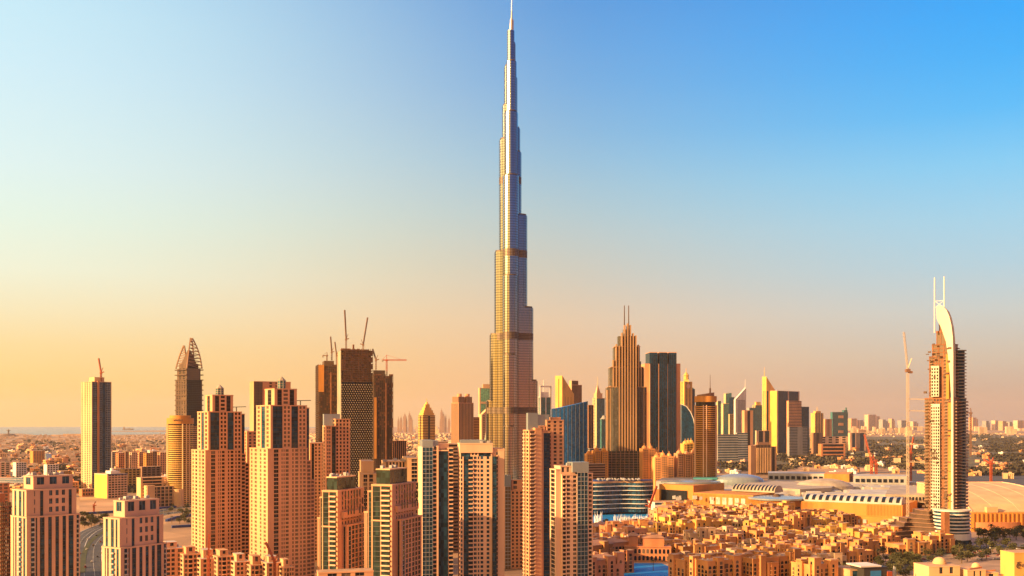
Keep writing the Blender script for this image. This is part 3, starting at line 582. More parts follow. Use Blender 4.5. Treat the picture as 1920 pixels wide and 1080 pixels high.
# ================================================================ dark construction trio
def trio():
    d = 1600; g = 'dark towers under construction with cranes'
    t = Tower('construction_tower', 'tallest dark tower under construction, with a scaly lozenge facade, middle of the trio', 'tower', d, 633, 640, 699, 16, 'umber', 'window_dark', 3.5, g)
    zt = t.z(657); zs = t.z(716); t.block(0, 1, 0, 1, 0, zs, 'k1', 's1', cap=0)
    z = 0; k = 0; sc_m = MB(); n = 13
    while z < zs-3:
        for i in range(n+1):
            u = (i-(.5 if k % 2 else 0))*t.w/n; a = max(u, 0); b_ = min(u+t.w/n*.62, t.w)
            if b_ > a: sc_m.prism([(a, 0), (a+(b_-a)*.5, -1.6), (b_, 0)], z, z+1.7)
        z += 3.5/1.0; k += 1
    o = sc_m.build('balcony', 'dark_concrete', t.root); o['kind'] = 'stuff'
    fr = MB(); z = zs; r = random.Random(3)
    while z < zt:
        fr.box(-.6, t.w+.4, -.6, t.dp, z, z+.7)
        for i in range(15): fr.box(t.w*i/14-.3, t.w*i/14+.3, -.3, .3, z+.7, z+3.5)
        for i in range(14):
            if r.random() < .55: fr.box(t.w*i/14+.3, t.w*(i+1)/14-.3, .8, 1.1, z+.7, z+3.5, 1)
        z += 3.5
    fr.box(2, t.w-2, 3, t.dp-2, zs, zt, 1); fr.build('open_floors', ['umber', 'rust'], t.root)
    MB().box(-.9, -.05, .5, t.dp-.5, 0, zt).build('painted_lit_flank', 'concrete', t.root)  # sunlight put into the colour: paler slab over the dark left side
    MB().box(1, t.w*.12, 2, t.dp*.4, zt, zt+3.5).box(.37*t.w, .42*t.w, 4, 8, zt, t.z(645)).box(.1*t.w, .9*t.w, 3, 9, zt, zt+2.5).build('core_wall', 'rust', t.root); t.done()
    def side(label, xl, xc, xr, yt, core, orange, dd):
        s = Tower('construction_tower', label, 'tower', dd, xl, xc, xr, 16, 'umber', 'window_dark', 3.5, g)
        zt2 = s.z(yt); rr = random.Random(len(label)); f2 = MB(); z = 0
        while z < zt2:
            j = rr.random()*.7; f2.box(-j, s.w+j, -j, s.dp, z, z+.75)
            m = 10
            for i in range(m+1): f2.box(s.w*i/m-.35, s.w*i/m+.35, -.2, .4, z+.75, z+3.5)
            for i in range(m):
                if rr.random() < (.35 if z > zt2*.6 else .15): f2.box(s.w*i/m+.35, s.w*(i+1)/m-.35, .7, 1, z+.75, z+3.5, 1)
            for i in range(1, 7): f2.box(-.2, .4, s.dp*i/7-.3, s.dp*i/7+.3, z+.75, z+3.5)
            z += 3.5
        f2.build('open_floors', ['umber', 'rust'], s.root)
        s.wall.box(1.2, s.w-.8, 1.4, s.dp-1, 0, zt2); s.wall.box(s.w*core[0], s.w*core[1], 3, s.dp*.6, zt2, s.z(core[2]))
        MB().box(s.w*orange[0], s.w*orange[1], -1.1, -.75, s.z(orange[3]), s.z(orange[2])).build('safety_netting', 'crane_red' if 0 else 'orange_wall', s.root)
        mb = MB().box(s.w*.58, s.w*.66, -1.6, -.75, 0, zt2*.95); mb.build('hoist_shaft', 'rust', s.root); s.done(); return s
    side('left dark tower under construction with orange netting on its upper corner', 591, 597, 634, 684, (.3, .8, 676), (.0, .28, 684, 735), 1640)
    side('right dark tower under construction, lowest of the trio and nearest the tallest tower', 699, 701, 737, 705, (.0, .6, 694), (.02, .14, 745, 860), 1600)
    cg = 'cranes on the dark construction towers'
    crane('steep luffing crane, left one of the two on the middle dark tower', 649, 1612, 657, 638, [(645.5, 581)], 'crane_dark', 1.9, group=cg)
    crane('steep luffing crane leaning right, right one of the two on the middle dark tower', 681, 1612, 657, 648, [(688.5, 595)], 'crane_dark', 1.9, group=cg)
    crane('slim crane standing highest on the left dark tower', 622, 1655, 676, 662, [(619, 631)], 'crane_dark', 1.7, group=cg)
    crane('slim crane beside the wall of the middle dark tower', 631, 1640, 684, 668, [(627, 641)], 'crane_dark', 1.5, group=cg)
    crane('tiny flat crane at the left corner of the left dark tower', 613, 1650, 684, 668, [], 'crane_dark', 1.4, hammer=(604, 615), group=cg)
    crane('leaning crane at the left of the right dark tower', 705, 1615, 694, 677, [(698, 654)], 'crane_dark', 1.9, group=cg)
    crane('orange hammerhead crane with a long horizontal jib on the right dark tower', 725, 1612, 705, 677, [], 'crane_red', 2.0, hammer=(716, 762), group=cg)
trio()
# ================================================================ towers beyond
def simple(label, d, xl, xc, xr, a, yt, R, L, wall, glass='window_dark', name='office_tower', fh=3.8, group=None, cat='tower', roofm='roof', **k):
    t = Tower(name, label, cat, d, xl, xc, xr, a, wall, glass, fh, group, indiv=k.pop('indiv', False), **k); t.block(0, 1, 0, 1, 0, t.z(yt), R, L, cap=1.2); t.roofm = roofm; return t
def behind_centre():
    # small crowned tower
    d = 2500; t = simple('small tan tower with a stepped pyramid crown, alone on the hazy plain', d, 784, 793, 816, 42, 779, 'h8 g3 h8', 'h6 g3 h6', 'yellow_wall', mull='umber')
    for i, (e, y) in enumerate(((.06, 774), (.13, 769), (.22, 764), (.32, 758))): t.wall.box(e*t.w, (1-e)*t.w, e*t.dp, (1-e)*t.dp, t.z(779 if i == 0 else (779, 774, 769, 764)[i]), t.z(y))
    t.wall.cyl(.5*t.w, .5*t.dp, 5, t.z(758), t.z(753), 8, 0, r1=2).cyl(.5*t.w, .5*t.dp, .7, t.z(753), t.z(747), 6); t.done()
    # twin-crown brown tower
    d = 2300; t = simple('brown twin crowned tower with vertical ribs just left of the tallest tower', d, 846, 860, 888, 40, 756, 'f1', 'f1', 'pink')
    for x0, x1 in ((.02, .42), (.55, .95)):
        t.block(x0, x1, .1, .9, t.z(755), t.z(744), 'f1', 'f1', cap=.5); t.wall.cyl((x0+x1)/2*t.w, .35*t.dp, 5.5, t.z(744), t.z(738), 10)
    t.done()
    t = simple('low brown tower at the right shoulder of the twin crowned tower', 2450, 886, 888, 900, 34, 783, 'h1', 'h1', 'orange_wall'); t.done()
    d = 2650; t = simple('slab with pale green glass panels peeking out left of the tallest tower', d, 897, 899, 922, 20, 728, 's1 k8 s1', 's1', 'cream', 'green_glass', mull='cream')
    t.wall.box(.0, t.w, -.4, .0, t.z(757), t.z(753)); t.wall.box(.3*t.w, t.w*.9, 2, t.dp*.6, t.z(728), t.z(720)); t.done()
    t = simple('cream slab standing in front of the green glass one, left of the tallest tower', 2300, 899, 903, 918, 34, 778, 's1 w1 s1 w1 s1', 's1', 'cream'); t.wall.prism([(0,0),(t.w,0),(t.w,t.dp),(0,t.dp)], t.z(778), t.z(766), 0, pts1=[(t.w*.8,0),(t.w,0),(t.w,t.dp),(t.w*.8,t.dp)]); t.done()
    o = thing('sail_building', 'small bright sail shaped building at the left foot of the tallest tower', 'building', (X(908, 2000), 2000, 0))
    MB().prism([(-9,0),(0,-8),(9,0),(0,8)], 0, Z(790, 2000), 0, pts1=[(5,0),(6,-1),(7,0),(6,1)]).build('sail', 'green_glass', o)
    MB().bar((-9,0,30), (6,0,Z(790, 2000)), 1.2).bar((0,-8,30), (6,-1,Z(790, 2000)), 1.2).build('rib', 'fabric', o)
    # right of the tallest tower
    t = simple('white framed tower with an open top and a thin antenna, right beside the tallest tower', 2600, 1009, 1013, 1034, 28, 745, 's1 g5 s1 g5 s1', 's1 g5 s1', 'white', 'glass_teal')
    for x_ in (0, .9): t.wall.box(x_*t.w, (x_+.1)*t.w, 0, 2.5, t.z(745), t.z(724))
    t.wall.box(0, t.w, 0, 2.5, t.z(726), t.z(723)); t.wall.box(.1*t.w, .8*t.w, 3, t.dp*.8, t.z(745), t.z(735)); t.wall.cyl(.35*t.w, 4, .8, t.z(735), t.z(712), 6); t.done()
    d = 2700; t = Tower('office_tower', 'pale yellow blade shaped slab with one sloping shoulder behind the blue slanted glass building', 'tower', d, 1041, 1054, 1076, 45, 'yellow_wall', 'window_dark', 4)
    t.wall.prism([(0,0),(t.w,0),(t.w,t.dp),(0,t.dp)], 0, t.z(704), 0, zt=lambda p: t.z(704) if p[0] < t.w*.5 else t.z(738)); 
    for k in range(1, 4): t.rw.box(t.w*k/4-.4, t.w*k/4+.4, -.25, -.02, 60, t.z(744))
    t.rw.box(-.25, -.02, t.dp*.45, t.dp*.53, 60, t.z(710)); t.done()
    t = simple('brown stepped tower behind the yellow blade slab', 2950, 1066, 1072, 1091, 38, 722, 'f1', 's1', 'pink', 'window_dark'); t.block(.0, .65, 0, .8, t.z(722), t.z(714), 'f1', 's1'); t.block(-.35, .02, .1, .8, 0, t.z(738), 'k1', 'k1'); t.done()
    # blue slanted glass
    d = 2000; o = thing('office_building', 'deep blue glass building with a slanted curved roofline', 'building', (X(1068, d), d, 0)); pts = []; n = 14
    w_ = 34/F*d
    for i in range(n+1): s_ = -1+2*i/n; pts.append((w_*s_, 6*s_*s_-6))
    pts += [(w_, 40), (-w_, 40)]
    MB().prism(pts, 0, 100, 0, zt=lambda p: Z(766.5-14.5*((p[0]/w_+1)/2)**1.3, d)).build('glazing', 'glass_sky', o)
    fb = MB()
    for i in range(n*2+1):
        s_ = -1+i/n; y_ = 6*s_*s_-6; fb.box(w_*s_-.25, w_*s_+.25, y_-.6, y_-.02, 0, Z(766.8-14.5*((s_+1)/2)**1.3, d))
    fb.build('fin', 'glass_blue', o); f2 = MB()
    for i in range(0, n*2, 3): s_ = -1+(i+.5)/n; y_ = 6*s_*s_-6; f2.box(w_*s_-.22, w_*s_+.22, y_-.5, y_-.03, 40, Z(767.2-14.5*((s_+1)/2)**1.3, d))
    f2.build('glazing_bar', 'panel_sky', o)
    MB().box(-w_-3, w_+4, -1, 30, 0, 30).build('podium', 'umber', o)
    t = simple('low brown tower between the blue slanted glass building and the spired white tower', 2500, 1100, 1103, 1113, 26, 760, 'f1', 's1', 'pink'); t.done()
    d = 2600; t = simple('narrow tower with a white lit side, teal glass front and a needle spire', d, 1111, 1119, 1134, 40, 747, 'k1', 's3 h4 s2', 'cream', 'glass_teal')
    t.block(.0, .7, 0, .7, t.z(747), t.z(738), 's1', 's1'); t.wall.prism([(0,0),(.5*t.w,0),(.5*t.w,.5*t.dp),(0,.5*t.dp)], t.z(738), t.z(720), 0, pts1=[(.2*t.w,.2*t.dp)]*2+[(.25*t.w,.25*t.dp)]*2).cyl(.22*t.w, .22*t.dp, .8, t.z(722), t.z(706), 6, 0, r1=.2); t.done()
    t = simple('rounded teal glass block in front of the spired white tower', 2450, 1125, 1128, 1140, 26, 786, 'k1', 'k1', 'grey', 'glass_teal'); t.wall.cyl(.5*t.w, .5*t.dp, 8, t.z(786), t.z(779), 12, 0, r1=3); t.done()
    t = simple('low grey office slab at the foot of the spired white tower', 2300, 1100, 1106, 1138, 26, 842, 'h1', 'h1', 'grey'); t.done()
behind_centre()

def blvd():
    d = 1900; o = thing('skyscraper', 'golden brown stepped tower with two thin masts, right of the blue slanted glass', 'skyscraper', (X(1174, d), d, 0)); s_ = d/F
    def tier(xa, xb, yt, yb, depth, nm='tier', m='gold_facade', c=.28):
        a, b = (xa-1174)*s_, (xb-1174)*s_; e = (b-a)*c*.5; f = -depth
        pts = [(a, f+e*1.4), (a+e, f+e*.4), (a+2*e, f), (b-2*e, f), (b-e, f+e*.4), (b, f+e*1.4), (b, depth*.9), (a, depth*.9)]
        MB().prism(pts, Z(yb, d) if yb else 0, Z(yt, d)).build(nm, m, o)
        return a, b, f
    tier(1137, 1211, 727, None, 26); tier(1142, 1205, 690, 727, 22); tier(1149, 1201, 678, 690, 18)
    tier(1150, 1199, 652, 678, 16); tier(1158, 1191, 631, 652, 13); tier(1168, 1181, 618, 631, 6)
    pl = MB(); xs = [1138+i*5.14 for i in range(15)]; env = [(1137, 732), (1141, 727), (1146, 690), (1150, 676), (1153, 650), (1158, 650), (1160, 630), (1167, 629), (1170, 612), (1181, 612), (1184, 630), (1190, 631), (1193, 651), (1198, 653), (1201, 690), (1206, 694), (1211, 735)]
    for i, xa in enumerate(xs):      # pilasters proud of the facade, rising into pinnacles
        yt = min((abs(e[0]-xa), e[1]) for e in env)[1]-3*(i % 2)
        x_ = (xa-1174)*s_; q = abs(xa-1174); y_ = -27.5+max(0, q-14)*.55; pl.box(x_-1.15, x_+1.15, y_, y_+14+q*.1, 0, Z(yt, d))
    pl.build('pier', 'bronze', o)
    fl = MB()
    for y in (727, 690, 652):
        w2 = {727: 36, 690: 31, 652: 24}[y]*s_; fl.box(-w2-.3, w2+.3, -21, 18, Z(y, d), Z(y, d)+1.2)
    fl.build('cornice', 'bronze', o)
    for x_ in (1170.5, 1178.5):
        a = (x_-1174)*s_; MB().box(a-1.6, a+1.6, -4, 0, Z(640, d), Z(612, d)).cyl(a, -2, 1.05, Z(612, d), Z(573, d), 8, 0, r1=.8).build('mast', 'umber', o)
    pd = MB(); 
    MB().box(-38*s_, 34*s_, -30, 26, 0, Z(845, d), 0).build('podium', 'glass_green', o)
    for k in range(12): z = 30+k*(Z(845, d)-30)/12; pd.box(-38*s_-.5, 34*s_+.5, -30.6, -30.02, z, z+.8)
    for k in range(10): x_ = -38*s_+72*s_*k/9; pd.box(x_-.5, x_+.5, -31, -30.62, 20, Z(845, d))
    pd.build('podium_frame', 'brown', o)
blvd()

def right_cluster():
    d = 2000; t = Tower('office_tower', 'big dark glass block with brown edge piers and vertical white ribs', 'tower', d, 1204, 1210, 1277, 4, 'pink', 'glass_blue', 4, dp=45)
    zt = t.z(682)
    t.block(0, .13, .12, 1, 0, zt, 's1', 's1'); t.block(.87, 1, .12, 1, 0, zt, 's1', 's1'); t.block(.13, .87, 0, 1, 0, zt, 'k9 s.5 k9 s.5 k9', 's1', cap=0)
    t.block(.12, .34, .04, .9, zt, t.z(661), 'k1', 'k1', cap=1); t.block(.39, .61, .0, .9, zt, t.z(661), 'k1', 'k1', cap=1); t.block(.66, .88, .04, .9, zt, t.z(661), 'k1', 'k1', cap=1)
    t.block(.34, .39, .2, .9, zt, t.z(672), 'k1', 's1', cap=0); t.block(.61, .66, .2, .9, zt, t.z(672), 'k1', 's1', cap=0)
    rb = MB()
    for k in range(27):
        x_ = (.135+.73*k/26)*t.w
        if k % 2: rb.box(x_-.16, x_+.16, -.7, -.02, 20, t.z(663))
    rb.build('rib', 'mullion_dark', t.root); t.done()
    # clock tower
    d = 3000; t = simple('golden clock tower with a pointed pavilion roof behind the dark ribbed block', d, 1275, 1283, 1298, 35, 716, 's1 w1 s1 w1 s1', 's1 w1 s1', 'yellow_wall', name='clock_tower')
    c = (.5*t.w, .5*t.dp); t.wall.cyl(*c, 13, t.z(716), t.z(711), 4, 0, r1=9).cyl(*c, 8, t.z(711), t.z(704), 8, 0, r1=7).cyl(*c, 9, t.z(704), t.z(697), 8, 0, r1=1.2).cyl(*c, .8, t.z(697), t.z(690), 6)
    MB().cyl(0, 0, 7, -.4, 0, 20).mesh('x', ['cream'])
    f = MB(); n = 20; f.add([(t.w*.5+7*cos(2*pi*i/n), -.5, t.z(724)+7*sin(2*pi*i/n)) for i in range(n)] + [(t.w*.5+7*cos(2*pi*i/n), .1, t.z(724)+7*sin(2*pi*i/n)) for i in range(n)], [tuple(range(n))]+[(i,(i+1)%n,n+(i+1)%n,n+i) for i in range(n)])
    f.build('clock_face', 'pale', t.root); t.done()
    t = simple('slim steel blue tower close behind the golden clock tower', 3100, 1288, 1292, 1303, 24, 730, 'k1', 'k1', 'glass_teal', 'glass_blue'); t.wall.prism([(0,0),(t.w,0),(t.w,t.dp),(0,t.dp)], t.z(730), t.z(722), 0, zt=lambda p: t.z(722) if p[0] < 1 else t.z(730)); t.done()
    # dark curved glass
    d = 2400; o = thing('office_building', 'dark blue glass building with rounded shoulder and white edge behind the round orange tower', 'building', (X(1278, d), d, 0)); q = d/F
    pr = [(0, 0), (25*q, 0), (25*q, Z(800, d)), (22*q, Z(785, d)), (17*q, Z(773, d)), (9*q, Z(762, d)), (0, Z(758, d))]
    mb = MB(); n = len(pr); mb.add([(a, 0, z) for a, z in pr]+[(a, 30, z) for a, z in pr], [tuple(range(n)), tuple(range(2*n-1, n-1, -1))]+[(i, n+i, n+(i+1) % n, (i+1) % n) for i in range(n)])
    mb.build('glazing', 'glass_blue', o); e = MB()
    for i in range(2, 6): a, b = pr[i], pr[i+1]; e.bar((a[0], -.3, a[1]), (b[0], -.3, b[1]), 1.6)
    e.build('roof_edge', 'white', o)
    # round orange tower
    d = 1800; o = thing('round_tower', 'round orange banded tower with a slanted drum on top and one antenna, beside the mall', 'tower', (X(1323, d), d, 0)); r = 20/F*d; zt = Z(763, d)
    MB().cyl(0, 0, r*.92, 0, Z(752, d), 36).build('glazing', 'window_dark', o); b = MB(); z = 0
    while z < zt: b.cyl(0, 0, r, z, z+1.6, 36); z += 3.5
    b.build('floor_band', 'orange_wall', o)
    MB().cyl(0, 0, r*1.03, Z(752, d), Z(744, d), 36, 0, top=1).cyl(0, 0, r*.78, Z(744, d), 0, 24, 1) if 0 else None
    MB().cyl(0, 0, r*1.03, Z(754, d), Z(743, d), 36, 0, top=1).build('crown', ['orange_wall', 'roof'], o)
    MB().prism([(r*.8*cos(2*pi*i/24), r*.8*sin(2*pi*i/24)) for i in range(24)], Z(743, d), 0, 0, zt=lambda p: Z(738-3*p[0]/r, d)).build('drum', 'brown', o)
    MB().cyl(8, 0, .7, Z(738, d), Z(703, d), 6, 0, r1=.3).cyl(8, 0, 1.5, Z(738, d), Z(728, d), 8).build('antenna', 'brown', o)
    p = MB()
    for a in (-112, -96, -30, -10, 170, 190): p.box(r*cos(radians(a))*1.01-.8, r*cos(radians(a))*1.01+.8, r*sin(radians(a))*1.01-.8, r*sin(radians(a))*1.01+.8, 0, zt+3)
    p.build('pier', 'pale', o)
    G = 'office towers along the highway beyond the park'
    def s(*a, **k): t = simple(*a, group=G, **k); return t
    s('slim teal tower just right of the round orange tower', 4200, 1343, 1346, 1352, 18, 752, 'k1', 's1', 'cream', 'glass_teal').done()
    t = s('teal glass tower with a raised pale blue top', 4500, 1352, 1356, 1367, 16, 757, 'k1', 's1', 'cream', 'glass_teal'); t.block(.45, 1, 0, 1, t.z(757), t.z(738), 'k1', 's1'); t.done()
    t = s('bluish stepped tower behind the teal glass tower', 4700, 1362, 1366, 1377, 16, 745, 'k1', 'k1', 'glass_teal', 'glass_blue'); t.block(.1, .6, .2, .8, t.z(745), t.z(737), 's1', 's1'); t.done()
    s('low cream tower in front of the bluish stepped tower', 4100, 1366, 1368, 1376, 18, 777, 'f1', 's1', 'cream').done()
    def wedge(label, d, xl, xc, xr, ypk, ylo, R, L, wall, glass, left, spire, wcol):
        t = simple(label, d, xl, xc, xr, 38, ylo, R, L, wall, glass, group='pair of towers with triangular tops')
        x1 = t.w; t.wall.prism([(0,0),(x1,0),(x1,t.dp),(0,t.dp)], t.z(ylo)+1.2, t.z(ypk), 0, zt=(lambda p: t.z(ypk) if (p[0] < 1) == left else t.z(ylo)+2))
        xs = 1 if left else x1-1; t.wall.cyl(xs, t.dp*.5, 2, t.z(ypk+10), t.z(spire), 6, 0, r1=.5); t.done()
    wedge('grey triangular topped tower, the shadier one of the pair, peak on its right', 4600, 1376, 1379, 1399, 726, 750, 's2 h8 s1', 's1', 'white', 'glass_blue', False, 710, 0)
    wedge('golden triangular topped tower with tall spire, peak on its left', 4400, 1429, 1437, 1454, 706, 733, 'k2 s6 k2', 's1 w1 s1 w1 s1', 'yellow_wall', 'glass_blue', True, 688, 0)
    s('brown dark tower with a window slot, before the grey triangular topped tower', 3900, 1391, 1396, 1412, 20, 770, 's2 g2 s2', 's1', 'pink', 'window_dark').done()
    t = s('dark teal tower right of the brown slotted one', 4000, 1400, 1405, 1416, 20, 765, 'k1', 's1', 'grey', 'glass_teal'); t.done()
    t = s('yellow green glass tower left of the golden triangular one', 4800, 1411, 1416, 1430, 22, 760, 'k1', 's1 k2 s1', 'yellow_wall', 'glass_teal'); t.block(.2, .8, .2, .8, t.z(760), t.z(754), 's1', 's1'); t.done()
    s('long grey low office with ribbon windows beside the round orange tower', 3600, 1341, 1346, 1384, 14, 815, 'h1', 's1', 'grey', 'glass_blue', fh=8).done()
    s('grey low annex in front of the grey triangular topped tower', 3700, 1378, 1382, 1402, 14, 812, 'h1', 's1', 'grey', 'glass_blue', fh=8).done()
    s('pale low block at the foot of the golden triangular tower', 4300, 1416, 1419, 1446, 18, 808, 's1 k2 s1 k2 s1', 's1', 'pale').done()
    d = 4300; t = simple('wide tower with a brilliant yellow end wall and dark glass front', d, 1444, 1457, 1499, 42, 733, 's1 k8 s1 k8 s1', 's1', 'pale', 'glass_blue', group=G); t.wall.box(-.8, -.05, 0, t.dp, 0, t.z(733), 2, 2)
    t.done(extra=['bright_yellow'])
    s('grey mid rise slab leaning against the front of the wide yellow ended tower', 4100, 1475, 1479, 1503, 24, 752, 'h1', 's1', 'pink', 'glass', fh=6).done()
    s('grey block with one white stripe below the wide yellow ended tower', 3950, 1476, 1480, 1514, 24, 801, 'h5 s3 h3', 's1', 'grey', 'glass', fh=6).done()
    s('black tower immediately right of the wide yellow ended tower', 4400, 1498, 1502, 1517, 28, 763, 'k1', 's1', 'mullion_dark', 'glass').done()
    t = s('cream tower with a small white pinnacle, alone to the right of the black tower', 5500, 1520, 1528, 1544, 34, 775, 's1 w1 s1 w1 s1 w1 s1', 's1', 'yellow_wall'); t.block(.2, .8, .2, .8, t.z(775), t.z(771), 's1', 's1'); t.wall.cyl(.5*t.w, .5*t.dp, 2.5, t.z(771), t.z(762), 6, 0, r1=.5); t.done()
    t = s('cream mid rise slab left of the teal tower with pink panels', 5900, 1543, 1547, 1560, 30, 786, 's1 w1 s1', 's1', 'pink'); t.done()
    d = 6000; t = s('wide teal tower with three pink panels on its front', d, 1557, 1561, 1590, 22, 773, 'k1', 's1', 'glass_teal', 'glass_teal'); t.block(.75, .98, .1, 1, t.z(773), t.z(769), 's1', 's1')
    for y in (780, 794, 808): t.wall.box(.38*t.w, .70*t.w, -1.2, -.1, t.z(y+4), t.z(y-1), 2, 2)
    t.wall.cyl(.95*t.w, 10, 5, t.z(773), t.z(764), 8); t.done(extra=['pink'])
    s('dark brown domed low block below the cream pinnacled tower', 4200, 1521, 1525, 1542, 24, 812, 's1 w1 s1', 's1', 'brown').done()
    s('long pale exhibition building at the foot of the teal tower', 5000, 1538, 1541, 1592, 14, 819, 'w1 s1 w1 s1 w1 s1 w1 s1', 's1', 'pale', fh=10).done()
    s('long low brown roofed building among the park trees', 3900, 1534, 1540, 1585, 10, 833, 's1 w12 s1', 's1', 'terracotta', fh=12).done()
    t = s('gate shaped building with a flat beam on two legs', 5000, 1590, 1594, 1624, 20, 812, 's2 k3 s1 w4 k4 s2', 's1', 'pale', 'glass_blue'); t.block(.5, 1, 0, .4, t.z(811), t.z(806), 's1', 's1'); t.done()
    d = 2700; t = Tower('office_building', 'brown office block with pale vertical fins standing alone before the park', 'building', d, 1403, 1408, 1456, 16, 'brown', 'window_dark', 3.8)
    t.block(0, .2, 0, 1, 0, t.z(836), 's1', 's1'); t.block(.2, .76, -.05, 1, 0, t.z(834), 'f1', 's1', cap=0); t.block(.76, 1, 0, 1, 0, t.z(838), 's2 g3 s2', 's1'); t.block(.28, .74, .2, .8, t.z(834), t.z(830), 's1', 's1')
    f = MB()
    for k in range(9): x_ = (.22+.53*k/8)*t.w; f.box(x_, x_+1.5, -.05*t.dp-1.5, -.05*t.dp-.02, 5, t.z(840))
    f.build('fin', 'cream', t.root); t.done()
    # ornate palace-like blocks at the promenade
    def palace(label, d, px, w_, yt, yb, seed, col='sand_wall'):
        o = thing('palace_building', label, 'building', (X(px, d), d, 0), radians(10), 'ornate domed blocks behind the mall'); q = d/F; W = w_*q/2; r = random.Random(seed); mb = MB(); wi = MB(); zt = Z(yt, d)
        mb.box(-W, W, 0, 30, 0, zt)
        for k in range(3):
            x_ = -W+W*(k*.95+.1); h = zt+3+r.random()*8; mb.box(x_-6, x_+6, -4, 16, 0, h); mb.dome(x_, 6, h, 5, 0, 10, 1.1); mb.cyl(x_, 6, .5, h+5, h+9, 5)
            for i in range(int((h-20)/4)):
                for j in (-3, 0, 3): wi.box(x_+j-.8, x_+j+.8, -4.15, -4.02, h-5-i*4, h-2.6-i*4)
        for i in range(int((zt-20)/4)):
            for j in range(int(2*W/4)): wi.box(-W+1.5+j*4, -W+3.2+j*4, -.13, -.02, zt-5-i*4, zt-2.6-i*4)
        mb.build('wall', col, o); q_ = wi.build('window', 'window_dark', o); q_['kind'] = 'stuff'
    palace('ornate domed terracotta block left of the golden stepped tower', 1850, 1119, 30, 855, 0, 1, 'orange_wall')
    palace('ornate domed block right of the golden stepped tower', 1850, 1221, 26, 852, 0, 2); palace('ornate domed block below the dark ribbed tower', 1820, 1244, 26, 862, 0, 3)
    palace('ornate pink block between the dark ribbed tower and the round orange tower', 1830, 1288, 30, 855, 0, 4, 'pink'); palace('narrow bright yellow ornate block left of the round orange tower', 1860, 1292, 12, 840, 0, 5, 'yellow_wall')
    # far skyline right
    r = random.Random(8); g = 'hazy blocks on the far right horizon'
    L_ = [(1596,1612,780),(1612,1622,785),(1628,1650,776),(1643,1652,780),(1655,1664,783),(1660,1668,788),(1672,1678,781),(1690,1706,786),(1712,1722,789),(1824,1834,782),(1849,1856,789),(1866,1874,786),(1880,1890,788),(1893,1900,790),(1908,1925,786)]
    for i, (a, b, y) in enumerate(L_):
        y = 793-(793-y)*(.9 if i in (2, 9, 10) else .62)
        d = 18000+r.random()*3000
        t = Tower('office_block', 'hazy %s horizon block, %s, %s from the left' % (['pink', 'grey', 'pale'][i % 3], 'left of the half built hotel tower' if a < 1750 else 'right of the half built hotel tower', ['first','second','third','fourth','fifth','sixth','seventh','eighth','ninth'][i if i < 9 else i-9]), 'building', d, a-2, a, b, 20 + 8, ['pink', 'grey', 'pale'][i % 3], 'window_dark', 9, g, indiv=False, dp=90)
        t.block(0, .7, 0, 1, 0, t.z(y), 's1 h6 s1', 's1', cap=3); t.block(.7, 1, 0, 1, 0, t.z(y+3), 's1 w2 s1', 's1', cap=3); t.done()
    for i, (px, y) in enumerate([(747,785),(752,783),(759,777),(762,785),(768,775),(771,783),(826,785),(828,769),(831,776),(836,780),(842,785),(1012,770),(605,788)]):
        d = 15000; o = thing('slim_tower', 'faint slim tower dissolving in the haze on the horizon, left of the tallest tower', 'tower', (X(px, d), d, 0), 0, 'faint slim towers on the hazy horizon')
        wd = 12+i % 3*5; MB().box(-wd, wd, -wd, wd, 0, Z(y, d)-30).box(-wd*.6, wd*.6, -wd*.6, wd*.6, Z(y, d)-30, Z(y, d)).cyl(0, 0, 3, Z(y, d), Z(y, d)+30, 5).build('wall', 'brown', o)
right_cluster()

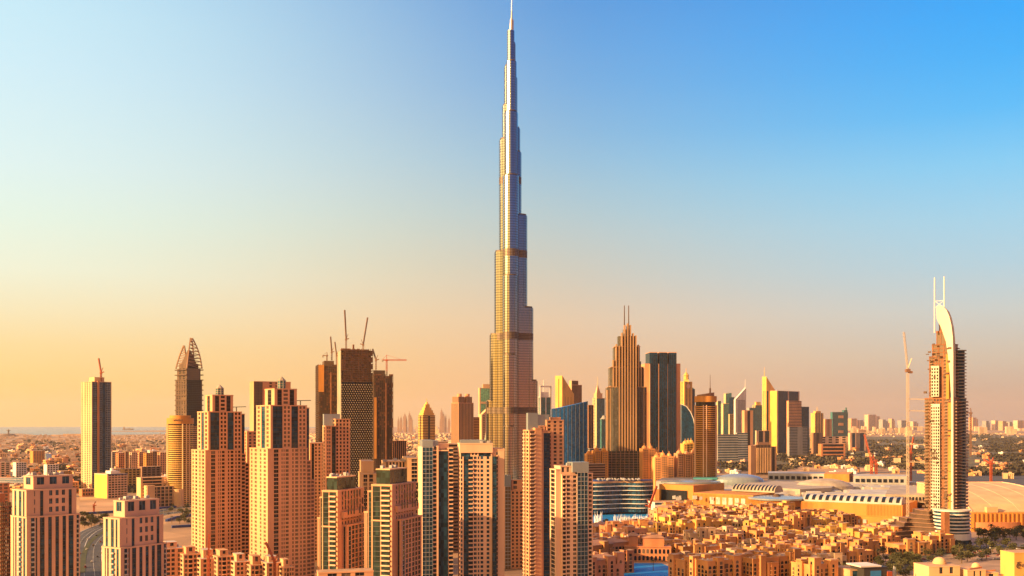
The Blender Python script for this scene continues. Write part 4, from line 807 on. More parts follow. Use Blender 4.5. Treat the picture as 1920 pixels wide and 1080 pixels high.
# ================================================================ half built hotel tower on the right
def hotel():
    d = 1141
    t = Tower('hotel_tower', 'half rebuilt hotel tower at the right with a curved white fin and two white masts', 'tower', d, 1734, 1790, 1812, 47, 'rust', 'window_dark', 3.6, bal='brown')
    W_, P_ = t.w, t.dp; z = t.z; zs = z(748)
    t.block(0, 1, 0, 1, z(965), zs, 'b1', 's10 b10 s6 w4 s2 w4 s2 w4 s2 b8 s2 b8', cap=1.5, bd=2.4)
    t.block(.06, .9, .1, .88, zs+1.5, z(668), 'b1', 's10 b8 s6 w4 s2 w4 s2 w4 s2 b7 s2', cap=1.2, bd=2.2)
    t.block(.1, .6, .12, .80, z(667), z(645), 'b1', 's2 v3 s1 v3 s1 v3 s1', cap=1, bd=2)
    t.block(.12, .4, .2, .66, z(644), z(622), 's1', 'f1', cap=2.4)
    t.block(.14, .3, .3, .58, z(620), z(608), 's1', 'h1', cap=1.2); t.block(.14, .3, .42, .58, z(607), z(597), 's1', 'h1', cap=.6)
    # white gridded bay standing proud on the left face
    def bay(y0, y1, za, zb, n):
        mb = MB(); wi = MB(); mb.box(-2.2, -.05, y0*P_, y1*P_, za, zb); k = 0; zz_ = za+1
        while zz_ < zb-2.4:
            for j in range(n): yy = (y0+(y1-y0)*(j+.28)/n)*P_; wi.box(-2.4, -2.22, yy, yy+(y1-y0)*P_/n*.55, zz_, zz_+2.3)
            zz_ += 3.6
        mb.build('white_bay', 'ivory', t.root); q = wi.build('bay_window', 'window_dark', t.root); q['kind'] = 'stuff'
    bay(.47, .77, z(962), z(757), 4); bay(.50, .76, zs+3, z(685), 3)
    MB().box(-2.4, -.1, .09*P_, .20*P_, z(965), zs-4).box(-1.6, .8, .17*P_, .27*P_, zs, z(662)).build('sheathing_panel', 'bright_yellow' if 0 else 'orange_wall', t.root)
    # curved white fin running up the near corner
    pr = [(0.5, z(968)), (2.7, z(968)), (2.7, z(745)), (4.2, z(700)), (6.5, z(662)), (8.5, z(640)), (14, z(612)), (18.5, z(596)), (19, z(574)), (16, z(571)), (12, z(573)), (8, z(580)), (5, z(592)), (2.5, z(610)), (1.0, z(632)), (.5, z(665))]
    f = MB(); n = len(pr); tt = 3.0; f.add([(-3.2, y, q) for y, q in pr]+[(-3.2+tt, y, q) for y, q in pr], [tuple(range(n)), tuple(range(2*n-1, n-1, -1))]+[(i, (i+1) % n, n+(i+1) % n, n+i) for i in range(n)])
    f.build('fin', 'ivory', t.root)
    pr2 = [(y-1.0, q) for y, q in pr if q > z(700) or 1]
    f = MB(); f.add([(2.2, y*.9, q-2) for y, q in pr]+[(4.0, y*.9, q-2) for y, q in pr], [tuple(range(n)), tuple(range(2*n-1, n-1, -1))]+[(i, (i+1) % n, n+(i+1) % n, n+i) for i in range(n)])
    f.build('rear_fin', 'ivory', t.root); MB().box(-.1, 2.1, 1.5, 4.5, z(966), z(640)).build('fin_glazing', 'glass', t.root)
    for yy, yb in ((21.5, 600), (11.0, 575)): MB().cyl(-1.5, yy, .75, z(yb+22), z(517), 10, 0, r1=.6).build('mast', 'white', t.root)
    MB().bar((-1.5, 11, z(575)), (-1.5, 21.5, z(562)), .35).bar((-1.5, 21.5, z(575)), (-1.5, 11, z(562)), .35).bar((-1.5, 11, z(562)), (-1.5, 21.5, z(562)), .35).build('mast_brace', 'white', t.root)
    # rounded balcony stack on the right side
    rb = MB(); zz_ = z(965)
    while zz_ < z(655):
        w_ = 1.0 if zz_ < zs else .86; rb.cyl(W_*.62, 4.5, 10.5*w_, zz_, zz_+.9, 20); zz_ += 3.6
    rb.build('balcony_slab', 'grey', t.root); MB().cyl(W_*.62, 4.5, 8.6, z(965), zs, 20).cyl(W_*.62, 4.5, 7.2, zs, z(655), 20).build('glazing_drum', 'glass_blue', t.root)
    r = random.Random(4); sc2 = MB()
    for i in range(60):
        zz_ = z(960)+r.random()*(z(640)-z(960)); yy = r.random()*P_; q = 1+r.random()*2.5; sc2.box(-2.6-r.random()*1.5, -2.3, yy, yy+q, zz_, zz_+.6+r.random()*2)
    sc2.build('scaffolding', 'umber', t.root)['kind'] = 'stuff'; t.done()
    # drum podium and wavy terraces
    o = thing('hotel_podium', 'round banded podium with white rim and brown terraces under the half built hotel tower', 'podium', (X(1789, 1135), 1141, 0)); q = 1141/F
    MB().cyl(0, 0, 31*q, 0, Z(958, 1135), 40, 0).build('glazing', 'glass', o); b = MB()
    for y in (957, 963.5, 970, 976.5, 983, 989.5, 996, 1002): b.cyl(0, 0, 33*q, Z(y, 1135)-.7, Z(y, 1135)+.7, 40)
    b.build('floor_band', 'white', o); MB().cyl(0, 0, 33.5*q, Z(1013, 1125), Z(1001.5, 1125), 40).build('rim', 'white', o); MB().cyl(0, 0, 30.6*q, 0, Z(1012, 1125), 40).build('base_screen', 'grey', o)
    tb = MB(); tg = MB()
    def wavy(x0, x1, y, ph, dep): return [(x0+(x1-x0)*i/14, y-7*sin(i/14*6+ph*2)) for i in range(15)]+[(x1, y+dep), (x0, y+dep)]
    for k in range(8):
        x0 = (-150, -141, -112, -106, -84, -74, -56, -46)[k]*q; fr = wavy(x0, -20*q, -6+k*3.0, k*.4, 26); zk = 3+k*4.4
        tb.prism(fr, zk+3.9, zk+4.6); tg.prism([(a, b_+1.6) for a, b_ in fr], zk, zk+3.9)
    tb.build('terrace_slab', 'brown', o); tg.build('terrace_wall', 'umber', o)
    MB().box(-36*q, -27*q, -32, -22, 0, Z(957, 1135)).build('service_core', 'rust', o)
    # tall white tied crane
    c = thing('tower_crane', 'very tall cream tower crane tied to the half built hotel tower by horizontal struts', 'crane', (X(1702, 1175), 1175, 0)); dd = 1175
    MB().lattice((0,0,0), (0,0,Z(700, dd)), 2.2, .26, 4.5).build('mast', 'crane_white', c)
    MB().box(-2.4, 2.4, -2.4, 2.4, Z(698, dd), Z(692, dd)).box(1, 5, -2, 2, Z(700, dd), Z(696, dd), 0).build('cab', 'crane_dark', c)
    MB().lattice((0,0,Z(692, dd)), (-2.5,5,Z(622, dd)), 1.5, .24, 4).build('jib', 'crane_white', c); MB().bar((0,0,Z(692, dd)), (3.5,-3,Z(672, dd)), .8).build('counter_jib', 'crane_white', c)
    for y in (748, 770, 800, 833, 866): MB().bar((1.6,0,Z(y, dd)), (24,-2,Z(y+1, dd)), .8).build('tie_strut', 'crane_white', c)
hotel()
# ================================================================ ground, water, roads
def sheet(name, pts, z, m): 
    mb = MB(); mb.add([(x, y, z) for x, y in pts], [tuple(range(len(pts)))]); return struct(mb.build(name, m))
def P(px, py, z=0): d = D(py, z); return (X(px, d), d)
sheet('ground', [(-40000,-400),(40000,-400),(40000,36000),(-40000,36000)], 0, 'ground_sand')
sheet('sea', [(-39500,12500),P(40,813),P(70,816),P(150,815.5),P(330,814),P(560,812.5),(-7000,16500),(-5600,22000),(-5200,35500),(-39500,35500)], .6, 'sea')
sheet('lake', [P(1100,1000),P(1100,962),P(1150,964),P(1215,962),P(1228,970),P(1200,990),P(1160,1010),P(1130,1020)], .12, 'lake')
sheet('lake', [P(1170,1090),P(1165,1062),P(1190,1056),P(1240,1056),P(1262,1066),P(1250,1095)], .12, 'lake')
sheet('sand_field', [P(148,962),P(150,932),P(240,936),P(330,928),P(345,950),P(250,962)], .08, 'sand')
sheet('sand_field', [P(1450,900),P(1456,884),P(1500,872),P(1600,868),P(1640,890),P(1600,900)], .10, 'sand')
sheet('sand_field', [P(1820,845),P(1822,836),P(2050,836),P(2050,846)], .3, 'sand')
sheet('park_ground', [P(1336,884),P(1345,818),P(1500,820),P(1990,816),P(1990,890),P(1700,880),P(1500,872),P(1450,884)], .15, 'scrub')
sheet('yard', [P(1700,905),P(1700,884),P(1990,886),P(1990,925),P(1815,930)], .18, 'asphalt')
sheet('paving', [P(1100,1200),P(1100,958),P(1220,956),P(1700,960),P(1950,975),P(2000,1200)], .05, 'paving')
def ribbon(name, c, w_, z, m, off=0):
    mb = MB(); n = len(c); L_ = []
    for i, (x, y) in enumerate(c):
        a = c[max(i-1, 0)]; b = c[min(i+1, n-1)]; dx, dy = b[0]-a[0], b[1]-a[1]; q = sqrt(dx*dx+dy*dy); nx, ny = -dy/q, dx/q
        L_.append(((x+nx*(off-w_/2), y+ny*(off-w_/2), z), (x+nx*(off+w_/2), y+ny*(off+w_/2), z)))
    for i in range(n-1): mb.add([L_[i][0], L_[i][1], L_[i+1][1], L_[i+1][0]], [(3,2,1,0)])
    return mb, L_
def road(c, w_, name='road', z=.14, lines=True):
    mb, L_ = ribbon('', c, w_, z, 0); struct(mb.build(name, 'asphalt'))
    if lines:
        m = MB()
        for o in (-w_/2+.6, w_/2-.6): m.add(*[(a.v, a.f) for a in [ribbon('', c, .5, z+.06, 0, o)[0]]][0])
        for o in (-w_/6, w_/6):
            for i in range(len(c)-1):
                for k in range(0, 8, 2):
                    p = [c[i][0]+(c[i+1][0]-c[i][0])*k/8, c[i][1]+(c[i+1][1]-c[i][1])*k/8]; q = [c[i][0]+(c[i+1][0]-c[i][0])*(k+1)/8, c[i][1]+(c[i+1][1]-c[i][1])*(k+1)/8]
                    a, _ = ribbon('', [p, q], .35, z+.06, 0, o); m.add(a.v, a.f)
        struct(m.build(name+'_marking', 'marking'))
def curve(pts, n=6):
    out = []
    for i in range(len(pts)-1):
        p0 = pts[max(i-1,0)]; p1 = pts[i]; p2 = pts[i+1]; p3 = pts[min(i+2,len(pts)-1)]
        for k in range(n):
            t = k/n; out.append(tuple(.5*((2*p1[j])+(-p0[j]+p2[j])*t+(2*p0[j]-5*p1[j]+4*p2[j]-p3[j])*t*t+(-p0[j]+3*p1[j]-3*p2[j]+p3[j])*t**3) for j in (0,1)))
    return out+[pts[-1]]
r1 = curve([P(176,1140),P(168,1080),P(166,1045),P(172,1020),P(196,998),P(240,978),P(300,965),P(356,958),P(420,952)])
r2 = curve([P(140,1030),P(150,1010),P(172,994),P(210,980),P(250,969),P(300,958),P(356,950),P(420,944)])
road(r1, 26); road(r2, 20, z=.2)
gb, _ = ribbon('', [((a[0]+b[0])/2, (a[1]+b[1])/2) for a, b in zip(r1, r2)], 5, .3, 0); struct(gb.build('grass_verge', 'grass'))
road(curve([P(-40,960),P(60,944),P(150,930),P(260,922),P(330,915)]), 22, z=.2)
hw = curve([P(-60,900),P(100,884),P(300,872),P(500,866),P(760,868)]); road(hw, 60, 'highway', .3, False)
road(curve([P(1380,882),P(1352,868),P(1344,858),P(1346,850)]), 34, 'highway', .3)
road(curve([P(1650,1075),P(1720,1050),P(1800,1030),P(1960,1022)]), 26, z=.2); road(curve([P(1590,888),P(1700,884),P(1830,880),P(1990,884)]), 40, 'highway', .3)
road(curve([P(1640,868),P(1760,860),P(1990,858)]), 50, 'highway', .3, False)
# blue site hoarding
for i, (pl, lab) in enumerate([([P(150,965),P(235,960),P(330,952)], 'long blue site hoarding along the far edge of the sand plot'), ([P(312,978),P(330,972),P(358,968)], 'blue hoarding in the building yard left of the salmon twins'), ([P(322,990),P(358,988)], 'short dark blue hoarding nearest the salmon twins')]):
    mb = MB()
    for a, b in zip(pl, pl[1:]): mb.bar((a[0], a[1], 1.6), (b[0], b[1], 1.6), 3.2)
    tag(mb.build('site_fence', 'blue'), lab, 'fence')

# ================================================================ mall
def mall():
    o = thing('shopping_mall', 'sprawling shopping mall with orange walls, barrel vaults and white drum roofs behind the old town', 'mall', (X(1450, 1440), 1440, 0)); ox, oy = o.location.x, o.location.y
    def p(px, d): return (X(px, d)-ox, d-oy)
    wall = MB(); roofm = MB(); win = MB(); trim = MB()
    def seg(pxa, da, pxb, db, z0, z1, mb=wall, th=14, m=0, off=0):
        a = Vector((*p(pxa, da), 0)); b = Vector((*p(pxb, db), 0)); u = (b-a).normalized(); nn = Vector((-u.y, u.x, 0))
        a = a-nn*off; b = b-nn*off
        q = [a, b, b+nn*th, a+nn*th]; mb.prism([(v.x, v.y) for v in q], z0, z1, m); return a, b, u, nn
    # facades, left to right
    seg(1236, 1560, 1300, 1520, 0, 44, th=90); seg(1300, 1500, 1412, 1440, 0, 35, th=70); seg(1298, 1485, 1380, 1440, 0, 16, th=30)
    seg(1502, 1400, 1692, 1330, 0, 30, th=100); seg(1502, 1392, 1700, 1322, 0, 14, th=20)
    seg(1240, 1556, 1288, 1526, 20, 36, win, .5, 0, .6)
    # vertical ribs
    for xa, da, xb, db, n, z0, z1 in ((1300,1500,1412,1440,46,17,34), (1502,1400,1535,1388,14,15,29), (1625,1354,1690,1331,24,15,29)):
        for k in range(n):
            s_ = k/n; seg(xa+(xb-xa)*s_, da+(db-da)*s_, xa+(xb-xa)*(s_+.3/n), da+(db-da)*(s_+.3/n), z0, z1, trim, .8, 0, .9)
    for k in range(7):
        s_ = .17+k*.062*1.15; q0 = 1502+190*s_; dq = 1400-70*s_; s2 = s_+.042; seg(q0, dq, 1502+190*s2, 1400-70*s2, 20, 25, win, .4, 0, .5)
    seg(1545, 1368, 1600, 1350, 8.5, 12.5, win, .4, 0, 9.5)
    for k in range(6): s_ = .28+k*.105; q0 = 1300+112*s_; dq = 1500-60*s_; seg(q0, dq, q0+112*.07, dq-60*.07, 20, 30, trim, .4, 1, 1.1)
    for px_ in (1520, 1532, 1606, 1618): seg(px_, 1385-(px_-1520)*.35, px_+7, 1383-(px_-1520)*.35, 5, 10, trim, .4, 1, 2.8)
    # parked terrace planting / canopy line
    seg(1360, 1440, 1412, 1420, 0, 12, th=20); 
    # the yellow drum
    cx, cy = p(1456, 1430); dr = MB(); R_ = 36
    dr.cyl(cx, cy, R_, 14, 31, 48, 0); dr.cyl(cx, cy, R_-5, 0, 14, 48, 1); dr.build('drum', ['orange_wall', 'glass_green'], o)
    rb = MB()
    for k in range(48): a = pi+pi*k/48; rb.box(cx+(R_+.5)*cos(a)-.35, cx+(R_+.5)*cos(a)+.35, cy+(R_+.5)*sin(a)-.35, cy+(R_+.5)*sin(a)+.35, 13, 31)
    rb.build('drum_rib', 'orange_wall', o)
    bw = MB()
    for k in range(22): a = pi*1.2+pi*.55*k/22; bw.box(cx+(R_+.5)*cos(a)-1.4, cx+(R_+.5)*cos(a)+1.4, cy+(R_+.6)*sin(a)-.5, cy+(R_+.6)*sin(a)+.3, 17, 22)
    bw.build('drum_window', 'window_dark', o)
    disc = MB().cyl(cx, cy, R_+3, 31, 33.2, 48).cyl(cx, cy, R_+1, 33.2, 34.6, 48, 0, r1=R_*.5).cyl(cx, cy, 6, 34.6, 38, 16, 1, r1=3)
    disc.build('drum_roof', ['panel_sky', 'umber'], o)
    ex, ey = p(1295, 1590); MB().cyl(ex, ey, 46, 44, 46.5, 48, 0, ry=34).cyl(ex, ey, 44, 46.5, 48.5, 48, 0, r1=26, ry=32).build('oval_roof', 'panel_sky', o)
    wx, wy = p(1295, 1582); MB().cyl(wx, wy, 41, 0, 44, 40, 0, ry=30).build('oval_wall', 'orange_wall', o)
    # barrel vault with skylights
    def vault(pxa, da, pxb, db, wd, z0, h, nsk, m='roof_grey'):
        a = Vector((*p(pxa, da), 0)); b = Vector((*p(pxb, db), 0)); u = (b-a).normalized(); nn = Vector((-u.y, u.x, 0)); v = MB(); sk = MB(); n = 12; pr = []
        for i in range(n+1): t = pi*i/n; pr.append((nn*(wd/2-wd/2*cos(t)), z0+h*sin(t)))
        vs = [tuple(a+q)[:2]+(z,) for q, z in pr]+[tuple(b+q)[:2]+(z,) for q, z in pr]; k = n+1
        v.add(vs, [(i, i+k, i+1+k, i+1) for i in range(n)]+[tuple(range(n, -1, -1)), tuple(range(k, 2*k))]+[(0, n, n+k, k)])
        Ln = (b-a).length
        for j in range(nsk):
            s0 = Ln*(j+.25)/nsk; s1 = Ln*(j+.72)/nsk
            for i in range(1, 5):
                q0 = a+u*s0; q1 = a+u*s1; A, B = pr[i], pr[i+1]; up = .35; out = -nn*.3
                c = [q0+A[0]+out, q1+A[0]+out, q1+B[0]+out, q0+B[0]+out]; zz_ = [A[1]+up, A[1]+up, B[1]+up, B[1]+up]
                sk.add([(w_.x, w_.y, z) for w_, z in zip(c, zz_)]+[(w_.x, w_.y, z-.3) for w_, z in zip(c, zz_)], [(0,1,2,3),(4,7,6,5),(0,4,5,1),(1,5,6,2),(2,6,7,3),(3,7,4,0)])
        v.build('vault', m, o)
        if nsk: sk.build('skylight', 'window_dark', o)
    vault(1506, 1404, 1690, 1336, 30, 30, 9, 14); vault(1372, 1520, 1452, 1478, 30, 36, 10, 12, 'concrete')
    # roofscape
    def slab(pts, z0, z1, m, nm='roof'): MB().prism([p(a, b) for a, b in pts], z0, z1).build(nm, m, o)
    slab([(1236,1600),(1330,1510),(1500,1440),(1700,1400),(1735,1480),(1730,1900),(1500,2000),(1240,1950)], 0, 27, 'roof', 'main_roof')
    slab([(1395,1640),(1500,1560),(1560,1600),(1565,1700),(1440,1790),(1395,1720)], 27, 36, 'concrete'); slab([(1660,1420),(1740,1410),(1745,1600),(1670,1610)], 27, 38, 'concrete')
    slab([(1590,1500),(1660,1490),(1665,1600),(1595,1600)], 27, 33, 'roof_grey'); slab([(1440,1900),(1590,1860),(1600,1930),(1440,1970)], 27, 44, 'roof_grey'); slab([(1600,1800),(1700,1780),(1705,1840),(1600,1870)], 27, 44, 'roof_grey')
    slab([(1545,1830),(1592,1820),(1600,1900),(1548,1900)], 27, 46, 'orange_wall'); slab([(1230,1700),(1300,1680),(1400,1900),(1250,1900)], 27, 40, 'roof_grey'); slab([(1300,1760),(1345,1750),(1350,1800),(1305,1800)], 40, 43, 'turquoise', 'canopy')
    for k in range(14):
        seg(1442+k*10.4, 1899-k*2.8, 1449+k*10.4, 1897-k*2.8, 33, 39, win, .4, 0, .4)
    for k in range(9): seg(1604+k*10.4, 1799-k*2, 1611+k*10.4, 1797-k*2, 33, 39, win, .4, 0, .4)
    for k in range(10): seg(1672+k*6.4, 1418-k*1.2, 1676+k*6.4, 1417-k*1.2, 31, 35, win, .4, 0, .5)
    dm = MB(); q = p(1385, 1760); dm.cyl(q[0], q[1], 44, 27, 36, 32, 0, ry=26)
    for k in range(5): a0, a1 = k*pi/10, (k+1)*pi/10; dm.cyl(q[0], q[1], 44*cos(a0), 36+14*sin(a0), 36+14*sin(a1), 32, 0, r1=max(44*cos(a1), .4), ry=26*cos(a0))
    dm.build('dome', 'panel_sky', o)
    dm = MB(); q = p(1545, 1680)
    for k in range(5): a0, a1 = k*pi/10, (k+1)*pi/10; dm.cyl(q[0], q[1], 48*cos(a0), 30+16*sin(a0), 30+16*sin(a1), 32, 0, r1=max(48*cos(a1), .4), ry=40*cos(a0))
    dm.build('dome', 'concrete', o)
    r = random.Random(2); ac = MB(); pn = MB()
    for i in range(420):
        d = 1460+r.random()*460; px_ = 1260+r.random()*460; q = p(px_, d); s_ = 1.2+r.random()*3
        ac.box(q[0], q[0]+s_*1.5, q[1], q[1]+s_, 26, 28+r.random()*3)
    for i in range(150):
        d = 1500+r.random()*400; px_ = 1270+r.random()*420; q = p(px_, d); s_ = 8+r.random()*18
        pn.box(q[0], q[0]+s_*2, q[1], q[1]+s_, 26, 28.2+r.random()*4+i*.01)
    ac.build('roof_plant', 'roof_grey', o)['kind'] = 'stuff'; pn.build('roof_panel', ['roof_grey'], o)['kind'] = 'stuff'
    wall.build('wall', 'orange_wall', o); win.build('window', 'window_dark', o); trim.build('rib_and_poster', ['orange_wall', 'poster'], o)
    # curved wing with white floor bands on the waterfront
    o2 = thing('mall_wing', 'curving waterfront wing with white floor bands over dark glass, left end of the mall', 'building', (X(1165, 1520), 1520, 0)); n = 30
    def wf(off): return [((-62+126*i/n)*.79, -9*sin(i/n*6.6+.9)+8+off+10*max(0, i/n-.7)**2*30) for i in range(n+1)]
    def poly(off, dep=60): f = wf(off); return f+[(f[-1][0], dep), (f[0][0], dep)]
    MB().prism(poly(2.2), 3, 47).build('glazing', 'glass', o2)
    b = MB()
    for k in range(6): b.prism(poly(-1.2-(.5 if k % 2 else 0)), 9+k*6.6, 9.9+k*6.6)
    b.build('floor_band', 'white', o2); rf = MB().prism(poly(3), 47, 49.5); rf.build('roof', 'roof', o2); MB().prism(poly(8, 40), 49.5, 51).build('roof_deck', 'blue', o2)
    r = random.Random(9); sm = MB()
    for i in range(60): x_ = -34+r.random()*68; sm.box(x_, x_+1.5, 10+r.random()*30, 22+r.random()*20, 51, 51.8+r.random()*2)
    sm.build('roof_plant', 'roof_grey', o2)['kind'] = 'stuff'
    mu = MB()
    for i, q in enumerate(wf(1.6)):
        if i % 2 == 0: mu.box(q[0]-.15, q[0]+.15, q[1]-.1, q[1]+.5, 3, 47)
    mu.build('mullion', 'mullion_dark', o2)
    tt = Tower('mall_annex', 'low dark banded annex stepping down to the water right of the curving wing', 'building', 1500, 1222, 1228, 1300, 12, 'white', 'glass', 6, dp=30, indiv=False); tt.block(0, 1, 0, 1, 0, 20, 'h1', 's1', fh=6); tt.done()
    # ribbed dark brown building behind pink tower
    tt = Tower('round_block', 'dark brown layered block rising behind the short tower with the pale grid corner', 'building', 1700, 1098, 1104, 1135, 18, 'brown', 'window_dark', 4, indiv=False); tt.block(0, 1, 0, 1, 0, tt.z(871), 'h1', 'h1', fh=4); tt.done()
    # red crane by the water
    crane('slanting red crane between the curving mall wing and the orange wall', 1218, 1485, 960, 952, [(1232, 912)], 'crane_red', 2.4, z0=0, t_=.8)
    crane('red luffing crane beside the park, standing left of the tall cream crane', 1634, 1900, 905, 868, [(1622, 815)], 'crane_red', 3, z0=0, t_=.9)
    crane('crimson crane mast just right of the red luffing crane', 1643, 1950, 905, 872, [(1645, 862)], 'crane_red', 3, z0=0, t_=.7)
    crane('small red crane leaning right behind the tall cream crane', 1708, 2300, 880, 850, [(1714, 820)], 'crane_red', 3, z0=0, t_=.8)
    crane('red crane beyond the banded drum podium, above the big peach roof', 1858, 2000, 905, 872, [(1862, 866), (1846, 862)], 'crane_red', 3, z0=0, t_=1)
    crane('small brown hammerhead crane on the horizon just right of the half built hotel tower', 1820, 4200, 815, 776, [], 'crane_dark', 5, hammer=(1811, 1823), z0=0, t_=1.3)
    for i, (px_, d, y0, y1, lab) in enumerate([(176, 1560, 0, 950, 'thin red piling mast on the sand plot, left one'), (221, 1560, 0, 941, 'thick orange piling mast on the sand plot, right one')]):
        crane(lab, px_, d, 960, y1, [(px_-3, y1-3)], 'crane_red', 1.6, z0=0, t_=.8)
    crane('orange crane with a long thin jib rising before the left salmon tower', 391, 800, 1060, 1046, [(389.5, 1003)], 'crane_red', 1.3, z0=0, t_=.4)
    crane('orange crane with a bent jib rising before the right salmon tower', 515, 790, 1068, 1056, [(496, 1018)], 'crane_red', 1.3, z0=0, t_=.4)
mall()

def peach_hall():
    d = 1290; t = Tower('exhibition_hall', 'huge hall with a smooth peach roof over ribbed orange walls at the right edge', 'building', d, 1819, 1821, 2010, 2, 'orange_wall', 'window_dark', 4, dp=170)
    zt = 24; t.wall.box(0, t.w, 0, t.dp, 0, zt)
    v = MB(); n = 10; pr = [(4+(t.dp-8)*i/n, zt+1+27*sin(pi*(i/n)**.7*.5)) for i in range(n+1)]+[(t.dp-4, zt)]
    pr = [(4, zt)]+pr; k = len(pr); x0, x1 = 3, t.w-3
    v.add([(x0, y, z) for y, z in pr]+[(x1, y, z) for y, z in pr], [(i, i+k, (i+1) % k+k, (i+1) % k) for i in range(k)]+[tuple(range(k)), tuple(range(2*k-1, k-1, -1))]); v.build('curved_roof', 'cream', t.root); sm = MB()
    for i in range(1, n+1):
        for q in (x0, x1): sm.bar((q, pr[i][0], pr[i][1]+.3), (q, pr[i+1][0] if i < n+1 else pr[i][0], (pr[i+1][1] if i+1 < k else zt)+.3), 1.4)
    for j in (3, 6, 9):
        q = x0+(x1-x0)*j/12
        for i in range(1, n+1): sm.bar((q, pr[i][0], pr[i][1]+.05), (q, pr[i+1][0], pr[i+1][1]+.05), .45)
    sm.bar((x0, pr[n+1][0], pr[n+1][1]+.5), (x1, pr[n+1][0], pr[n+1][1]+.5), 1.6); sm.build('roof_seam', 'pale', t.root)
    rb = MB(); x_ = 2
    while x_ < t.w: rb.box(x_, x_+1.6, -1.4, -.02, 0, zt-1); x_ += 5.6
    rb.build('rib', 'orange_wall', t.root); MB().box(20, 34, -.5, 6, zt, zt+7).build('roof_box', 'cream', t.root)
    MB().cyl(34, 2, 30, 1, 12, 36, ry=9).build('canopy_drum', 'terracotta', t.root); t.done()
peach_hall()

# ================================================================ fountain
def fountain(label, px, py, n, w_, h, seed):
    x, y = P(px, py); o = thing('fountain', label, 'fountain', (x, y, .1)); r = random.Random(seed); mb = MB(); ba = MB()
    for i in range(n):
        a = -w_/2+w_*i/max(n-1, 1)+r.uniform(-.4, .4); hh = h*(.6+.4*r.random()); mb.cyl(a, r.uniform(-3, 3), .35, 0, hh*.7, 6, 0, r1=.7).cyl(a+.2, r.uniform(-3, 3), .6, hh*.1, hh, 6, 0, r1=.12)
    ba.cyl(0, 0, w_/2+1, 0, .3, 30, ry=5); mb.build('water_jet', 'spray', o); ba.build('nozzle_ring', 'mullion_dark', o)
fountain('thick white fountain plume on the lake beside the pale gridded tower', 1122, 992, 14, 9, 24, 1)
fountain('wide low fan of fountain jets on the lake below the curving mall wing', 1182, 980, 40, 46, 12, 2)

# ================================================================ old town
ARCH = {}
def opening(w_, h, arch):
    k = (w_, h, arch)
    if k not in ARCH:
        n = 6; pts = [(-w_/2, 0), (w_/2, 0)]
        pts += [(w_/2*cos(pi*i/n), h-w_/2+w_/2*sin(pi*i/n)) for i in range(n+1)] if arch else [(w_/2, h), (-w_/2, h)]
        m = len(pts); mb = MB(); mb.add([(x, -.10, z) for x, z in pts]+[(x, .10, z) for x, z in pts], [tuple(range(m))]+[(i, m+i, m+(i+1) % m, (i+1) % m) for i in range(m)])
        mb.box(-w_/2-.1, w_/2+.1, -.45, -.12, -.3, 0, 1); ARCH[k] = mb.mesh('window', ['window_dark', 'cream'])
    return ARCH[k]
ORD = ['first','second','third','fourth','fifth','sixth','seventh','eighth','ninth','tenth','eleventh','twelfth','thirteenth','fourteenth','fifteenth','sixteenth','seventeenth','eighteenth','nineteenth','twentieth']+['twenty-'+q for q in ('first','second','third','fourth','fifth','sixth','seventh','eighth','ninth')]+['thirtieth']
OTG = 'arabesque houses of the old town'
OT_COUNT = [0]
